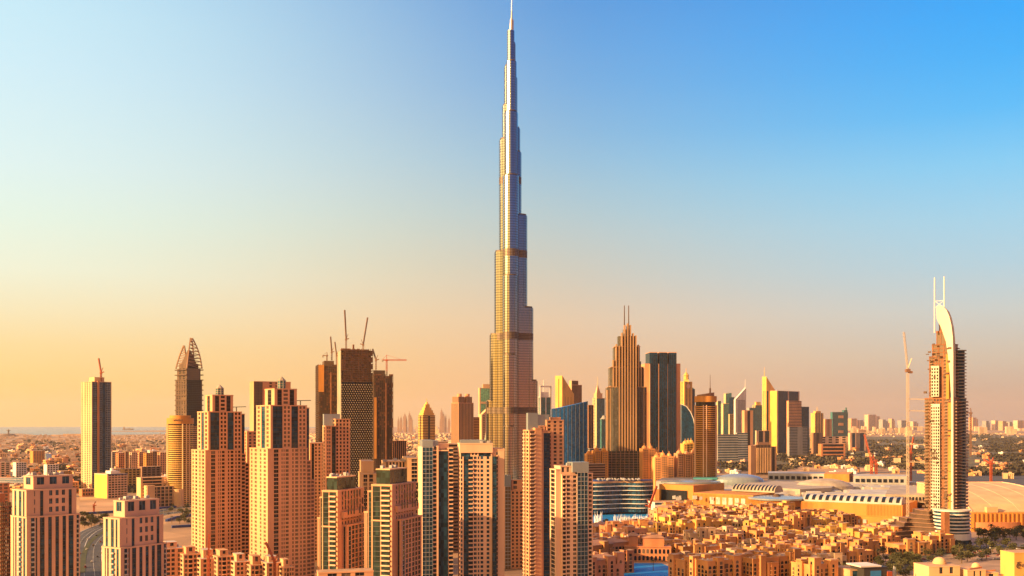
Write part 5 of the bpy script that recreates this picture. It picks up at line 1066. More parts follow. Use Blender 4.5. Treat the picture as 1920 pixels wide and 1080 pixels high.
def old_house(x, y, w_, dp, h, rot, seed, style, label, wallm):
    r = random.Random(seed); o = thing('old_town_house', label, 'house', (x, y, 0), rot, OTG); W = MB(); nfl = max(2, int(h/3.5)); tl = MB(); wb = MB()
    W.box(-w_/2, w_/2, -dp/2, dp/2, 0, h, 0, 1)
    for a, b, c, d_ in ((-w_/2-.25, w_/2+.25, -dp/2-.25, -dp/2+.3), (-w_/2-.25, w_/2+.25, dp/2-.3, dp/2+.25), (-w_/2-.25, -w_/2+.3, -dp/2+.3, dp/2-.3), (w_/2-.3, w_/2+.25, -dp/2+.3, dp/2-.3)):
        W.box(a, b, c, d_, h, h+1.1)
    vols = [(-w_/2, w_/2, -dp/2, dp/2, h)]
    # projecting bays and corner tower
    for k in range(r.randint(2, 4)):
        bw = r.uniform(5, 8.5); bx = r.uniform(-w_/2+bw/2, w_/2-bw/2); hh = h+r.choice([-3.5, 2.8, 3.6, 6.2]); W.box(bx-bw/2, bx+bw/2, -dp/2-2.4-k*.35, -dp/2+4, 0, hh, 0, 1)
        W.box(bx-bw/2-.3, bx+bw/2+.3, -dp/2-2.7-k*.35, -dp/2+4.3, hh, hh+.7, 0, 1); vols.append((bx-bw/2, bx+bw/2, -dp/2-2.4-k*.35, -dp/2+4, hh))
    for k in range(r.randint(1, 2)):
        bw = r.uniform(5, 9); by = r.uniform(-dp/2+bw/2+2, dp/2-bw/2); hh = h+r.choice([-3.5, 2.6, 4.0]); W.box(-w_/2-2.2-k*.3, -w_/2+4, by-bw/2, by+bw/2, 0, hh, 0, 1); W.box(-w_/2-2.5-k*.3, -w_/2+4.2, by-bw/2-.3, by+bw/2+.3, hh, hh+.6, 0, 1)
        vols.append((-w_/2-2.2-k*.3, -w_/2+4, by-bw/2, by+bw/2, hh))
    # roof rooms, wind towers
    for k in range(r.randint(2, 4)):
        a = r.uniform(-w_/2+3, w_/2-6); b = r.uniform(-dp/2+5, dp/2-6); s_ = r.uniform(3, 6); q = h+r.uniform(2.4, 5); W.box(a, a+s_, b, b+s_*r.uniform(.8, 1.4), h, q, 0, 1)
        if r.random() < .4: tl.prism([(a-.6,b-.6),(a+s_+.6,b-.6),(a+s_+.6,b+s_+.6),(a-.6,b+s_+.6)], q+.02, q+1.7, 0, pts1=[(a+s_*.4,b+s_*.4),(a+s_*.6,b+s_*.4),(a+s_*.6,b+s_*.6),(a+s_*.4,b+s_*.6)])
    if style == 'tile':
        tl.prism([(-w_/2-1,-dp/2-1),(w_/2+1,-dp/2-1),(w_/2+1,dp/2+1),(-w_/2-1,dp/2+1)], h+1.1, h+4.6, 0, pts1=[(-w_*.22,-.5),(w_*.22,-.5),(w_*.22,.5),(-w_*.22,.5)])
    if style == 'dome': W.dome(0, 0, h, 4.5, 0, 14, .9)
    if style == 'court':
        tl.box(-w_*.3, w_*.3, -dp*.12, dp*.2, h+.05, h+.5)
        for i in range(int(w_*.6/1.2)): tl.box(-w_*.3+i*1.2, -w_*.3+i*1.2+.4, -dp*.2, dp*.25, h+2.2, h+2.5)
    # openings on the two seen sides; timber screens
    cnt = 0; aw = r.choice([2.1, 2.4, 2.8]); 
    for vi, (a, b, c, d_, hh) in enumerate(vols):
        arch = r.random() < .6; stp = r.choice([3.6, 4.0, 4.6]); 
        n = int((b-a-1.2)/stp)
        nf = int((hh-1)/3.5)
        for f in range(nf-1, max(-1, nf-6), -1):
            z = 1.0+f*3.5
            for i in range(n):
                xx = a+(b-a)*(i+.5)/n
                if vi == 0 and any(v[0]-1.2 < xx < v[1]+1.2 and v[2] < c-1 for v in vols[1:]): continue
                if r.random() < .08 or cnt > 48: continue
                cnt += 1; put('window', opening(aw, 2.7, arch), o, (xx, c-.02, z))
            n2 = int((d_-c-1.2)/stp)
            for i in range(n2):
                yy = c+(d_-c)*(i+.5)/n2
                if vi == 0 and any(v[2]-1.2 < yy < v[3]+1.2 and v[0] < a-1 for v in vols[1:]): continue
                if r.random() < .14 or cnt > 70: continue
                cnt += 1; put('window', opening(aw, 2.7, arch), o, (a-.02, yy, z), -pi/2)
    if r.random() < .5:
        v = r.choice(vols[1:]); wb.box(v[0]+1, v[0]+3.6, v[2]-.7, v[2]-.05, 3, max(6, min(v[4], h)-3))
    if r.random() < .4:
        xx = r.uniform(-w_/2+2, w_/2-6); wb.box(xx, xx+4.5, -dp/2-.9, -dp/2-.05, h-6, h-2.5)
    if wb.v: wb.build('timber_screen', 'timber', o)
    W.build('wall', [wallm, 'roof'], o)
    if tl.v: tl.build('roof', 'roof_tile', o)
    ru = MB()
    for k in range(r.randint(5, 10)):
        a = r.uniform(-w_/2+1, w_/2-2.5); b = r.uniform(-dp/2+1, dp/2-2.5); q = r.uniform(.8, 1.8)
        if r.random() < .3: ru.cyl(a+1, b+1, q*.7, h, h+q*1.1, 8)
        else: ru.box(a, a+q*1.3, b, b+q, h, h+q*.9)
    if style != 'tile': ru.build('roof_unit', r.choice(['white', 'roof_grey', 'pale']), o)['kind'] = 'stuff'
def old_town():
    r = random.Random(21); rot = radians(27); rows = []
    u = Vector((cos(rot), sin(rot))); v = Vector((-sin(rot), cos(rot)))
    cells = []
    for i in range(-30, 40):
        for j in range(-30, 40):
            p = Vector((160, 900))+u*(i*38)+v*(j*35); x, y = p.x+r.uniform(-3, 3), p.y+r.uniform(-3, 3)
            if y < 860 or y > 1420: continue
            px = 960+x/y*F; py = HY+H/y*F
            if px < 1112 or px > 1770: continue
            # lakes, roads, mall, hotel
            if py < 1002 and px < 1235: continue
            if px < 1180 and py < 1012: continue
            if px > 1158 and px < 1278 and 1045 < py: continue
            if py < 975 + max(0, (px-1480))*.06: continue
            if px > 1640 and py > 1042: continue
            if px > 1560 and py > 1062: continue
            if px > 1700 and (py < 1030 or py > 1040): continue
            if px > 1600 and py < 1000: continue
            cells.append((y, x, px, py))
    cells.sort(); 
    # rows by distance
    rowsz = {}
    for y, x, px, py in cells: rowsz.setdefault(int((y-860)/40), []).append((x, y, px, py))
    for rk in sorted(rowsz):
        row = sorted(rowsz[rk], key=lambda q: q[2])
        for i, (x, y, px, py) in enumerate(row):
            s_ = r.random(); tall = (py < 1022 and 1240 < px < 1560)
            h = r.choice([14, 17.5, 17.5, 21]) if not tall else r.choice([24.5, 24.5, 28])
            if px < 1250: h = r.choice([14, 17.5, 21])
            if py < 985: h = r.choice([10.5, 14, 17.5])
            if px > 1500: h = r.choice([10.5, 14, 17.5])
            style = 'tile' if (px < 1260 and r.random() < .75) else r.choice(['flat', 'flat', 'flat', 'court', 'dome'] if r.random() < .7 else ['flat'])
            wl = r.choice(['town_a', 'town_a', 'town_b', 'town_c' if py < 1030 else 'town_a']) if px >= 1250 or r.random() < .3 else r.choice(['terracotta', 'town_d', 'town_d'])
            nst = {10.5: 'three', 14: 'four', 17.5: 'five', 21: 'six', 24.5: 'seven', 28: 'eight'}[h]
            colr = {'town_a': 'orange sand', 'town_b': 'cream', 'town_c': 'golden', 'terracotta': 'terracotta', 'town_d': 'rosy'}[wl]
            ft = {'tile': 'with hipped roof', 'flat': 'with flat roof', 'court': 'with slatted terrace', 'dome': 'with roof dome'}[style]
            lab = '%s %s-storey house %s, %s from left, %s old town row' % (colr, nst, ft, ORD[i], ORD[rk])
            old_house(x, y, r.uniform(27, 37), r.uniform(18, 25), h, rot+r.choice([0, 0, 0, pi/2*0, radians(-14), radians(10)]), int(x*13+y), style, lab, wl)
            OT_COUNT[0] += 1
old_town()

def arcade():
    """arcaded lakeside block with two storeys of pointed openings"""
    x, y = P(1215, 1054); o = thing('arcade_building', 'terracotta lakeside building with two storeys of tall arches, facing the small blue pool', 'building', (x, y+3, 0), radians(-6)); w_ = 46
    MB().box(-w_/2, w_/2, 0, 16, 0, 15).box(-w_/2-.4, w_/2+.4, -.6, 0, 14.4, 15.2).box(-w_*.1, w_*.35, 3, 14, 15, 23).box(-w_*.4, -w_*.2, 3, 12, 15, 25).build('wall', 'terracotta', o)
    for f in (0, 1):
        for i in range(11): put('arch', opening(2.4, 4.6, True), o, (-w_/2+3+i*4, -.05, 1.2+f*6.8))
    t = MB()
    for a, b, z in ((-w_*.1, w_*.35, 23), (-w_*.4, -w_*.2, 25)): t.prism([(a-1,2),(b+1,2),(b+1,15),(a-1,15)], z, z+3, 0, pts1=[(a+3,7),(b-3,7),(b-3,9),(a+3,9)])
    t.build('roof', 'roof_tile', o)
arcade()

# ================================================================ bottom right corner buildings
def corner():
    t = Tower('domed_building', 'pale yellow flat roofed building with a white dome, bottom right beside the dark cube', 'building', 850, 1733, 1742, 1800, 8, 'cream', 'window_dark', 4, dp=24)
    t.block(0, 1, 0, 1, 0, 17, 's3 w1 s2 w1 s2', 's1', fh=6); t.wall.box(-3, t.w*.9, -4, 0, 0, 10, 0, 1)
    MB().cyl(t.w*.66, 15, 5.6, 17.9, 19.4, 24).dome(t.w*.66, 15, 19.4, 5.2, 0, 24, .8).build('dome', 'cream', t.root, smooth=False); t.done()
    t = Tower('domed_building', 'pale yellow broken-skyline house with a smaller white dome, right of the larger domed building', 'building', 850, 1806, 1814, 1890, 8, 'cream', 'window_dark', 4, dp=22)
    t.block(0, .45, 0, 1, 0, 14, 's3 w1 s2 w1 s2', 's1', fh=6); t.block(.45, .8, .1, 1, 0, 11, 's1 w1 s1', 's1', fh=6); t.block(.8, 1, .2, .9, 0, 8, 's1', 's1', fh=6)
    MB().cyl(t.w*.45, 14, 3.6, 14.9, 16, 20).dome(t.w*.45, 14, 16, 3.3, 0, 20, .9).build('dome', 'cream', t.root)
    MB().bar((3, 3, 15), (t.w*.5, 9, 15.6), 1.2).bar((t.w*.5, 9, 12), (t.w*.9, 12, 12.5), 1.0).build('roof_beam', 'terracotta', t.root); t.done()
    t = Tower('corner_building', 'bright sand building with dark calligraphic marks on its wall at the right edge', 'building', 845, 1897, 1902, 1960, 10, 'yellow_wall', 'window_dark', 4, dp=18)
    t.block(0, 1, 0, 1, 0, 29, 's1', 's1'); g = MB(); n = 10; cx, cz = 3.6, 19
    for i in range(n): a, b = 5.4*i/n, 5.4*(i+1)/n; g.bar((cx+1.8*cos(a), -.3, cz+1.9*sin(a)), (cx+1.8*cos(b), -.3, cz+1.9*sin(b)), .6)
    g.bar((cx-1.6, -.3, cz+2.6), (cx+1.6, -.3, cz+3.2), .6).bar((cx-.4, -.3, cz), (cx+1.2, -.3, cz+.9), .6).bar((cx+3.4, -.3, cz-1), (cx+4.2, -.3, cz+1.6), .6)
    g.build('calligraphy', 'umber', t.root); t.done()
    t = Tower('pavilion', 'black cube pavilion with a glowing blue screen and white roof slab, bottom centre right', 'building', 850, 1612, 1620, 1664, 14, 'mullion_dark', 'glass', 4, dp=20)
    t.wall.box(0, t.w, 0, t.dp, 0, 17); MB().box(-4, t.w*.7, -1.5, t.dp, 17.3, 18.4).build('roof_slab', 'white', t.root)
    MB().box(t.w*.28, t.w*.72, -.4, -.05, 6, 14).build('screen', 'screen', t.root); MB().box(t.w*.98, t.w*1.18, -1, 5, 0, 13).build('orange_pier', 'crane_red', t.root); t.done()
    t = Tower('side_building', 'cream two level building attached left of the black cube pavilion', 'building', 858, 1589, 1594, 1622, 14, 'cream', 'glass', 5, dp=26); t.block(0, 1, 0, 1, 0, 13, 's1 g4 s1', 's1'); t.done()
    o = thing('banner', 'white and pale blue sail banner on a mast right of the black cube pavilion', 'banner', (X(1676, 860), 860, 0)); MB().cyl(0, 0, .25, 0, 17, 8).build('mast', 'white', o); MB().prism([(-2.4, -.12), (2.2, -.12), (2.2, .12), (-2.4, .12)], 6, 16, 0, pts1=[(-.6, -.12), (1.6, -.12), (1.6, .12), (-.6, .12)]).build('sail', 'panel_sky', o)
corner()

# ================================================================ trees
LEAF = {}
def tree_meshes():
    for k in range(5):
        r = random.Random(100+k); c = MB(); nb = 7; blobs = [(r.uniform(-2.2, 2.2), r.uniform(-2.2, 2.2), 4.6+r.uniform(-1.2, 1.9), r.uniform(1.3, 2.2)) for _ in range(nb)]
        for bx, by, bz, br in blobs:
            for _ in range(46):
                a = r.uniform(0, 2*pi); t = math.acos(r.uniform(-1, 1)); q = br*(.65+.4*r.random()); p_ = Vector((bx+q*sin(t)*cos(a), by+q*sin(t)*sin(a), bz+q*cos(t)*.8)); n1 = Vector((r.uniform(-1,1), r.uniform(-1,1), r.uniform(-1,1))).normalized(); n2 = n1.orthogonal().normalized(); s_ = r.uniform(.28, .55)
                c.add([tuple(p_+n1*s_), tuple(p_+n2*s_), tuple(p_-n1*s_), tuple(p_-n2*s_)], [(0,1,2,3)])
        t = MB().cyl(0, 0, .32, 0, 3.4, 7, 0, r1=.18)
        for bx, by, bz, br in blobs[:4]: t.bar((0, 0, 3), (bx*.8, by*.8, bz-.3), .16)
        LEAF[k] = (c.mesh('crown', ['leaf']), t.mesh('trunk', ['bark']))
    r = random.Random(7); c = MB()
    for i in range(26):
        a = 2*pi*i/26+r.uniform(-.2, .2); e = r.uniform(-.2, 1.1); pr = Vector((0, 0, 8.6)); L_ = 3.4; wv = Vector((-sin(a), cos(a), 0))*.35
        for k in range(4):
            e2 = e-k*.45; nx = pr+Vector((cos(a)*cos(e2), sin(a)*cos(e2), sin(e2)))*L_/4; w2 = wv*(1-k*.22); w3 = wv*(1-(k+1)*.22)
            c.add([tuple(pr-w2), tuple(pr+w2), tuple(nx+w3), tuple(nx-w3)], [(0,1,2,3)]); pr = nx
    LEAF['palm'] = (c.mesh('crown', ['leaf']), MB().cyl(0, 0, .3, 0, 8.7, 7, 0, r1=.2).mesh('trunk', ['bark']))
tree_meshes()
def tree(x, y, s_, k, label, group, rz):
    o = thing('palm_tree' if k == 'palm' else 'tree', label, 'tree', (x, y, 0), rz, group); o.scale = (s_, s_, s_*(1 if k == 'palm' else .9)); put('crown', LEAF[k][0], o); put('trunk', LEAF[k][1], o)
def trees():
    r = random.Random(77)
    def field(n, xs, ys, zmin, zmax, lab, grp, palm=.2):
        for i in range(n):
            px, py = r.uniform(*xs), r.uniform(*ys); x, y = P(px, py); k = 'palm' if r.random() < palm else r.randrange(5)
            tree(x, y, r.uniform(zmin, zmax), k, ('feathery palm ' if k == 'palm' else 'bushy dark tree ')+lab, grp+(' palms' if k == 'palm' else ' trees'), r.uniform(0, 6))
    field(46, (1650, 1990), (1024, 1062), 1.1, 1.9, 'along the street by the banded drum podium', 'street side')
    field(40, (1826, 1990), (1000, 1018), 1.2, 2.0, 'in the dark grove before the ribbed orange wall', 'grove', .05)
    field(26, (1500, 1590), (1068, 1092), 1.1, 1.7, 'in the garden left of the black cube pavilion', 'garden', .6)
    field(34, (1640, 1725), (1052, 1090), 1.1, 1.7, 'in the garden right of the black cube pavilion', 'plaza garden', .2)
    field(26, (196, 232), (1000, 1080), .8, 1.3, 'on the strip between the curving road and the pale tower', 'road side', .1)
    field(34, (152, 200), (968, 990), .9, 1.4, 'behind the bend of the road with the green verge', 'road bend', .1)
    field(26, (312, 358), (944, 985), .9, 1.4, 'around the yard left of the salmon twins', 'yard', .1)
    field(120, (1120, 1640), (980, 1075), .8, 1.4, 'in a lane between old town houses', 'old town', .5)
trees()
def woods(name, label, n, xs, ys, seed, size, cat='trees', m='leaf_dark', lump=None):
    r = random.Random(seed); mb = MB(); cl = [(r.uniform(*xs), r.uniform(*ys)) for _ in range(lump or 1)]
    for i in range(n):
        if lump: c = r.choice(cl); px, py = c[0]+r.gauss(0, 26), c[1]+r.gauss(0, 2.4)
        else: px, py = r.uniform(*xs), r.uniform(*ys)
        if not (ys[0] <= py <= ys[1]) or px < xs[0]: continue
        x, y = P(px, py); s_ = size*r.uniform(.6, 1.4)
        for _ in range(14):
            p_ = Vector((x+r.gauss(0, .6)*s_, y+r.gauss(0, .6)*s_, s_*(.25+.75*r.random()))); n1 = Vector((r.uniform(-1,1), r.uniform(-1,1), r.uniform(-1,1))).normalized(); n2 = n1.orthogonal().normalized(); q = s_*.42
            mb.add([tuple(p_+n1*q), tuple(p_+n2*q), tuple(p_-n1*q), tuple(p_-n2*q)], [(0,1,2,3)])
    tag(mb.build(name, m), label, cat, None, 'stuff')
woods('woodland', 'dark green park woodland beyond the mall, left of the tall cream crane', 3400, (1336, 1760), (826, 884), 1, 9, lump=34)
woods('woodland', 'dark green scattered woodland right of the half built hotel tower', 2600, (1800, 1990), (814, 892), 2, 9, lump=22)
woods('woodland', 'bushes and garden trees scattered through the low city at the left', 1500, (-30, 330), (826, 925), 3, 8, lump=50)
woods('woodland', 'low scrub and garden trees on the plain in the centre', 800, (560, 920), (818, 880), 4, 8, lump=30)

# ================================================================ low city
HM = []
def house_meshes():
    for k in range(12):
        r = random.Random(300+k); a = MB(); b = MB(); w_, dp = r.uniform(11, 18), r.uniform(10, 16); h = r.choice([6, 7, 10, 13])
        a.box(-w_/2, w_/2, -dp/2, dp/2, 0, h); a.box(-w_/2-.2, w_/2+.2, -dp/2-.2, dp/2+.2, h, h+.8); a.box(-w_*.5, -w_*.1, -dp*.8, -dp/2, 0, h*.7); a.box(w_*.1, w_*.35, 0, dp*.3, h+.8, h+3.4)
        for z in range(1, int(h), 3):
            for i in range(3): x_ = -w_*.05+i*w_*.18; b.box(x_, x_+1.6, -dp/2-.12, -dp/2-.02, z, z+1.7); 
            for i in range(3): y_ = -dp*.35+i*dp*.25; b.box(-w_/2-.12, -w_/2-.02, y_, y_+1.6, z, z+1.7)
        HM.append(([a.mesh('wall', [c]) for c in ('cream', 'pale', 'sand_wall', 'terracotta', 'white')], b.mesh('window', ['window_dark']), h))
house_meshes()
def low_city():
    r = random.Random(55); occ = set(); n = 0
    areas = [('left of the lone dark glass tower', (-25, 152), (836, 925), 110, 'low city left'), ('left of the round banded tower', (209, 312), (838, 922), 70, 'low city middle'),
             ('on the plain left of the tallest tower', (738, 850), (815, 868), 40, 'plain'), ('among the park trees beyond the mall', (1340, 1730), (838, 890), 90, 'park villas'), ('among the trees right of the half built hotel tower', (1822, 1940), (838, 900), 34, 'right villas')]
    cn = ['cream', 'pale pink', 'sandy', 'terracotta', 'white']
    for lab, xs, ys, cnt, g in areas:
        c = 0; tries = 0
        while c < cnt and tries < 4000:
            tries += 1; px, py = r.uniform(*xs), r.uniform(*ys); x, y = P(px, py); key = (int(x/24), int(y/42))
            if key in occ: continue
            if xs[0] < 330 and (925 > py > 912 and 150 < px < 330): continue
            if 1395 < px < 1470 and py > 868: continue
            occ.add(key); c += 1; k = r.randrange(12); q = r.choice([0, 0, 1, 2, 2, 3, 4]); s_ = r.uniform(.9, 1.7) if g[0] == 'l' else r.uniform(.8, 1.3)
            hgt = 'tall' if HM[k][2] > 9 else 'low'
            o = thing('low_house', '%s %s flat roofed house %s' % (hgt, cn[q], lab), 'house', (x, y, 0), r.choice([.4, .5, -.3, .7]), '%s %s houses, %s' % (hgt, cn[q], g)); o.scale = (s_*1.3, s_*1.3, s_)
            put('wall', HM[k][0][q], o); put('window', HM[k][1], o)
    # the rest reads as one mass
    mb = MB()
    for i in range(12500):
        py = 813.5+70*(r.random()**1.9); px = r.uniform(-30, 1950)
        if 1340 < px and r.random() < (.93 if py > 816 else .2): continue
        if px < 300 and py < 817: continue
        x, y = P(px, py); ro = [.42, -.25, .8][int(abs(x+y*.4)/1400) % 3]; g = 30 if y < 6000 else 44; u_ = x*cos(ro)+y*sin(ro); v_ = -x*sin(ro)+y*cos(ro); gu = round(u_/g); gv = round(v_/g)
        if gu % 7 == 0 or gv % 5 == 0: continue         # streets
        x = gu*g*cos(ro)-gv*g*sin(ro); y = gu*g*sin(ro)+gv*g*cos(ro)
        key = (gu, gv, ro); k2 = (int(x/24), int(y/42))
        if key in occ or k2 in occ or y < 2400: continue
        occ.add(key); s_ = r.uniform(8, g*.42); h = r.uniform(6, 11)*(2.2 if r.random() < .04 else 1); c, s2 = cos(ro)*s_, sin(ro)*s_; q = r.uniform(.6, 1)
        pts = [(x-c+s2*q, y-s2-c*q), (x+c+s2*q, y+s2-c*q), (x+c-s2*q, y+s2+c*q), (x-c-s2*q, y-s2+c*q)]; mb.prism(pts, 0, h)
    for i in range(90):      # mid rise blocks dissolving into the haze
        y = r.uniform(11000, 26000); px = r.choice([r.uniform(1480, 1925), r.uniform(1590, 1720), r.uniform(740, 900)]); x = X(px, y); s_ = r.uniform(20, 60); h = r.uniform(25, 90); mb.box(x-s_, x+s_, y, y+40, 0, h)
    tag(mb.build('distant_city', 'house_walls'), 'carpet of small flat roofed houses fading into haze across the plain', 'city', None, 'stuff')
low_city()
def left_bits():
    # mid rise rows between the two left towers
    cn = ['grey', 'terracotta', 'brown', 'pale', 'pink', 'orange_wall', 'brown', 'pink']; nmn = ['grey','terracotta','brown','pale','pink','orange','dark brown','rosy']
    for i, (a, b, y, d) in enumerate([(208, 222, 848, 2750), (220, 234, 850, 2700), (233, 246, 847, 2760), (245, 258, 849, 2720), (259, 272, 848, 2750), (272, 286, 850, 2680), (284, 298, 847, 2740), (298, 313, 849, 2700)]):
        t = Tower('apartment_block', '%s mid rise right of the lone dark glass tower, %s from the left' % (nmn[i], ORD[i]), 'building', d, a-3, a+2, b, 38, cn[i], 'window_dark', 4.5, 'row of mid rise blocks behind the highway', indiv=False); t.block(0, 1, 0, 1, 0, t.z(y), 's1 w2 s1 w2 s1 w2 s1', 's1 w2 s1'); t.done()
    for i, (a, b, y, d, m, lab) in enumerate([(230, 264, 880, 2050, 'yellow_wall', 'low golden block behind the yellow ended office building'), (264, 302, 876, 2100, 'brown', 'low brown banded block with signs on its roof behind the sand plot'), (60, 84, 846, 3300, 'orange_wall', 'orange low block far behind the tents'), (112, 133, 884, 2150, 'orange_wall', 'small orange box building right of the tents'), (86, 110, 872, 2300, 'white', 'white modern block with vertical windows behind the tents'),(-20, 20, 868, 2400, 'pale', 'long pale building at the far left edge with vertical windows'), (28, 50, 868, 2380, 'white', 'white building with one black opening near the left edge'), (152, 176, 918, 1900, 'terracotta', 'small red brown podium at the foot of the lone dark glass tower'), (-30, 18, 908, 1350, 'terracotta', 'red brown block behind the dark red concrete frame')]):
        t = Tower('low_building', lab, 'building', d, a-4, a+2, b, 40, m, 'window_dark', 4.5, indiv=False); t.block(0, 1, 0, 1, 0, t.z(y), 's1 w2 s1 w2 s1 w2 s1 w2 s1', 's1'); t.done()
    # turquoise station roofs
    for i, (a, b, y, d, lab) in enumerate([(-30, 44, 905, 1480, 'long turquoise striped station roof at the left edge'), (50, 100, 903, 1500, 'short turquoise striped roof between the tents and the pale tower')]):
        o = thing('station_roof', lab, 'roof', (X(a, d), d, 0), radians(8)); w_ = (b-a)/F*d; zt = Z(y, d)
        for k in range(7): MB().box(0, w_, k*6, k*6+(3.6), zt-1+k*.9, zt-.3+k*.9).build('roof_strip', 'turquoise' if k % 2 else 'white', o)
        p = MB(); 
        for k in range(6): p.box(w_*k/5.5, w_*k/5.5+.8, 2, 2.8, 0, zt-1.05)
        p.build('column', 'grey', o)
    for px, py, d, lab in ((55, 885, 1950, 'white peaked fabric tent, left one of the two behind the pale tower'), (101, 885, 1960, 'white peaked fabric tent, right one of the two behind the pale tower')):
        o = thing('tent', lab, 'tent', (X(px, d), d, 0)); zt = Z(py, d); zb = Z(893, d); s_ = 15; n = 16; m = MB(); rings = [(1, zb), (.55, zb+(zt-zb)*.2), (.25, zb+(zt-zb)*.5), (.03, zt)]
        for (a, z0), (b, z1) in zip(rings, rings[1:]): m.cyl(0, 0, s_*a, z0, z1, 8, 0, r1=s_*b)
        m.build('canopy', 'fabric', o); MB().cyl(0, 0, .8, 0, zb, 6).build('pole', 'grey', o)
    o = thing('fan_building', 'pale wedge shaped building with a curved white edge in the far left city', 'building', (X(76, 3600), 3600, 0)); q = 3600/F
    pr = [(-13*q, 0), (12*q, 0), (10*q, 15*q), (-7*q, 15*q), (-9*q, 8*q), (-11*q, 3*q)]; m = MB(); n = len(pr); m.add([(a, 0, z) for a, z in pr]+[(a, 40, z) for a, z in pr], [tuple(range(n)), tuple(range(2*n-1, n-1, -1))]+[(i, (i+1) % n, n+(i+1) % n, n+i) for i in range(n)]); m.build('wall', 'panel_sky', o)
    MB().bar((-14*q, -1, 0), (-7*q, -1, 15.5*q), 7).build('edge', 'fabric', o)
    o = thing('broadcast_mast', 'domed mound with a thin mast on the coast at the far left', 'mast', (X(16, 10500), 10500, 0)); m = MB().cyl(0, 0, 85, 0, 26, 20, 0, r1=50).cyl(0, 0, 9, 26, 75, 8, 0, r1=4); m.cyl(0, 0, 20, 55, 62, 8); m.build('mast', 'umber', o)
    for px, py, L_, lab in ((240, 806, 21, 'long dark ship on the hazy sea right of the lone glass tower'),):
        x, y = P(px, py); o = thing('ship', lab, 'ship', (x, y, 0)); w_ = L_/F*y
        MB().prism([(-w_/2, 0), (-w_*.45, -20), (w_*.42, -20), (w_/2, 0), (w_*.42, 20), (-w_*.45, 20)], .7, 26).build('hull', 'umber', o); MB().box(-w_*.4, -w_*.3, -14, 14, 26, 60).box(w_*.1, w_*.14, -8, 8, 26, 48).build('bridge', 'brown', o)
    mb = MB(); 
    for a, b, py in ((95, 152, 816.8), (118, 150, 815)): x0, y0 = P(a, py); x1, y1 = P(b, py); mb.box(x0, x1, y0, y0+120, .5, 9)
    struct(mb.build('breakwater', 'sand'))
    for i, (px, py, m, lab) in enumerate(((290, 873, 'blue', 'blue billboard by the highway right of the lone glass tower'), (247, 903, 'green_glass', 'green road sign board by the highway left of the arcade podium'))):
        d = D(py+6); o = thing('billboard', lab, 'billboard', (X(px, d), d, 0)); MB().box(-7, 7, -.5, .5, 6, 13).build('panel', m, o); MB().box(-.5, .5, -.4, .4, 0, 6).build('post', 'grey', o)
left_bits()

# ================================================================ vehicles
def car_meshes():
    out = {}
    for nm, L_, W_, h, cab in (('car', 4.6, 1.9, .95, (-.28, .22, 1.5)), ('van', 5.4, 2.1, 1.1, (-.45, .30, 2.3)), ('bus', 12, 2.6, 1.2, (-.49, .48, 3.2))):
        b = MB().prism([(-L_/2+.2, -W_/2), (L_/2-.2, -W_/2), (L_/2, -W_/2+.3), (L_/2, W_/2-.3), (L_/2-.2, W_/2), (-L_/2+.2, W_/2), (-L_/2, W_/2-.2), (-L_/2, -W_/2+.2)], .35, h); a, c, z = cab
        g = MB().prism([(a*L_, -W_*.46), (c*L_, -W_*.46), (c*L_, W_*.46), (a*L_, W_*.46)], h, z-.12, 0, pts1=[((a+.05)*L_, -W_*.4), ((c-.08)*L_, -W_*.4), ((c-.08)*L_, W_*.4), ((a+.05)*L_, W_*.4)])
        rf = MB().prism([((a+.05)*L_, -W_*.4), ((c-.08)*L_, -W_*.4), ((c-.08)*L_, W_*.4), ((a+.05)*L_, W_*.4)], z-.12, z)
        wh = MB()
        for sx in (-.3, .3):
            for sy in (-1, 1):
                n = 10; cx, cy = sx*L_, sy*W_*.44; wh.add([(cx+.36*cos(2*pi*i/n), cy-.14, .36+.36*sin(2*pi*i/n)) for i in range(n)]+[(cx+.36*cos(2*pi*i/n), cy+.14, .36+.36*sin(2*pi*i/n)) for i in range(n)], [tuple(range(n)), tuple(range(2*n-1, n-1, -1))]+[(i, n+i, n+(i+1) % n, (i+1) % n) for i in range(n)])
        out[nm] = {c_: (b.mesh('body', [c_]), g.mesh('glazing', ['window_dark']), rf.mesh('roof', [c_]), wh.mesh('wheels', ['mullion_dark'])) for c_ in ('car_white', 'car_red', 'car_dark')}
    return out
CM = car_meshes()
def vehicle(kind, col, x, y, rz, label, group=None, z=.28):
    o = thing(kind, label, kind, (x, y, z), rz, group)
    for nm, me in zip(('body', 'glazing', 'roof', 'wheel_set'), CM[kind][col]): put(nm, me, o)
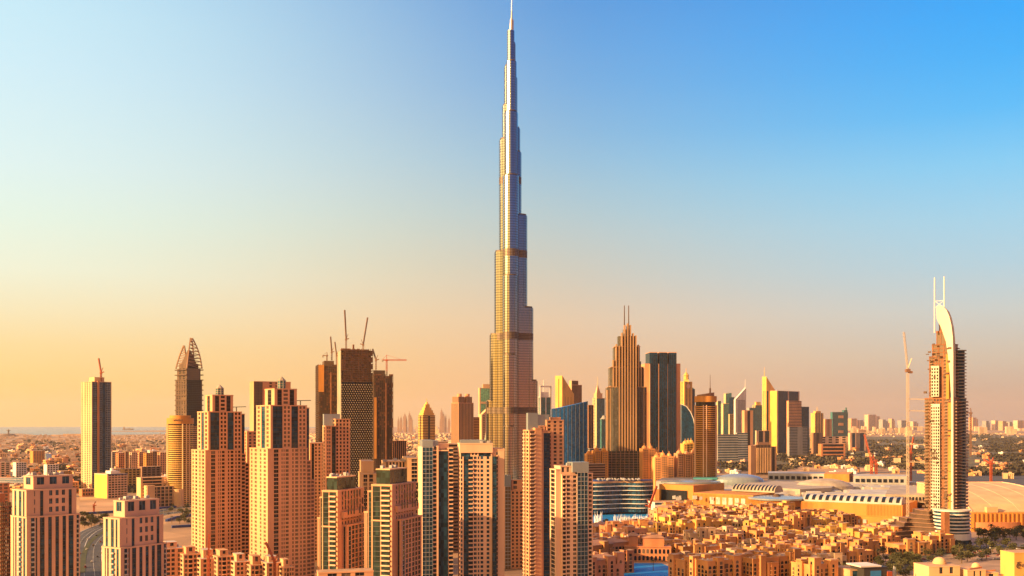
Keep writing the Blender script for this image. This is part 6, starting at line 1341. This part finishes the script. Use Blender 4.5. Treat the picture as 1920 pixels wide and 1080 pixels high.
def traffic():
    r = random.Random(5); cols_ = ['car_white', 'car_red', 'car_dark']; cw = ['white', 'red', 'dark']
    wh_ = ['near the bottom edge', 'just above the bottom edge', 'below the bend', 'at the start of the bend', 'in the bend', 'leaving the bend', 'beside the green verge', 'past the green verge', 'far up the road', 'farthest up the road']
    for i in range(20):
        k = 5+i*1.7; j = int(k); t = k-j
        if j+1 >= len(r1): break
        a, b = r1[j], r1[j+1]; dx, dy = b[0]-a[0], b[1]-a[1]; q = sqrt(dx*dx+dy*dy); off = [-8.5, -3, 3, 8.5][i*3 % 4]; kd = 'van' if i % 5 == 2 else 'car'
        vehicle(kd, cols_[i*2 % 3], a[0]+dx*t-dy/q*off, a[1]+dy*t+dx/q*off, math.atan2(dy, dx), '%s %s on the curving road, %s, %s lane' % (cw[i*2 % 3], kd, wh_[i//2], 'left' if off > 0 else 'right'), 'traffic on the curving road')
    for i, (px, py) in enumerate(((1866, 1029), (1912, 1030))): x, y = P(px, py); vehicle('bus', 'car_white', x, y, radians(-12), ['white bus on the street beside the banded drum podium, left one', 'white bus at the right edge of the street by the podium'][i], 'buses')
    for i in range(46):
        px = r.uniform(1690, 1900); py = r.choice([1034, 1038, 1043, 1050])+r.uniform(-1, 1); x, y = P(px, py); c = r.randrange(3)
        vehicle('car', cols_[c], x, y, radians(-8), '%s car parked among trees south of the banded drum podium' % cw[c], '%s cars parked near the podium' % cw[c], .12)
    for i in range(60):
        k = r.uniform(0, len(hw)-1.01); j = int(k); a, b = hw[j], hw[j+1]; t = k-j; c = r.randrange(3); dx, dy = b[0]-a[0], b[1]-a[1]; q = sqrt(dx*dx+dy*dy); off = r.choice([-22, -16, -10, 10, 16, 22])
        vehicle(r.choice(['car', 'van']), cols_[c], a[0]+dx*t-dy/q*off, a[1]+dy*t+dx/q*off, math.atan2(dy, dx), '%s vehicle far off on the wide highway crossing behind the left towers' % cw[c], '%s vehicles on the far highway' % cw[c], .36)
traffic()
def lamps():
    g = MB(); 
    pm = MB().cyl(0, 0, .14, 0, 10, 6).bar((0, 0, 10), (1.8, 0, 10.3), .14).mesh('pole', ['grey']); hm = MB().box(1.4, 2.4, -.2, .2, 10.2, 10.45).mesh('lamp_head', ['panel_sky'])
    for i in range(3, len(r1)-4, 2):
        a, b = r1[i], r1[i+1]; dx, dy = b[0]-a[0], b[1]-a[1]; q = sqrt(dx*dx+dy*dy); o = thing('street_lamp', 'slim grey street lamp on the outer kerb of the curving road', 'lamp', (a[0]+dy/q*14.5, a[1]-dx/q*14.5, 0), math.atan2(dy, dx)+pi/2, 'street lamps of the curving road'); put('pole', pm, o); put('lamp_head', hm, o)
lamps()

# ================================================================ air
HAZE_DENS = 1.9e-5
hz = MB().box(-41000, 41000, -420, 36500, -1, 875).build('haze', ['roof'])
hm_ = bpy.data.materials.new('haze_air'); hm_.use_nodes = True; hn = hm_.node_tree.nodes; hn.clear()
ho = hn.new('ShaderNodeOutputMaterial'); hv = hn.new('ShaderNodeVolumePrincipled'); hv.inputs['Color'].default_value = (.95, .88, .80, 1); hv.inputs['Density'].default_value = HAZE_DENS; hv.inputs['Anisotropy'].default_value = .35
hm_.node_tree.links.new(hv.outputs[0], ho.inputs['Volume']); hz.data.materials.clear(); hz.data.materials.append(hm_); hz['kind'] = 'stuff'; hz['label'] = 'warm evening haze over the whole city'
for o_ in bpy.data.objects:
    if o_.get('label') and len(o_['label'].split()) > 16: print('LONG', o_.name, '|', o_['label'])
print('OBJECTS', len(bpy.data.objects), 'old town', OT_COUNT)
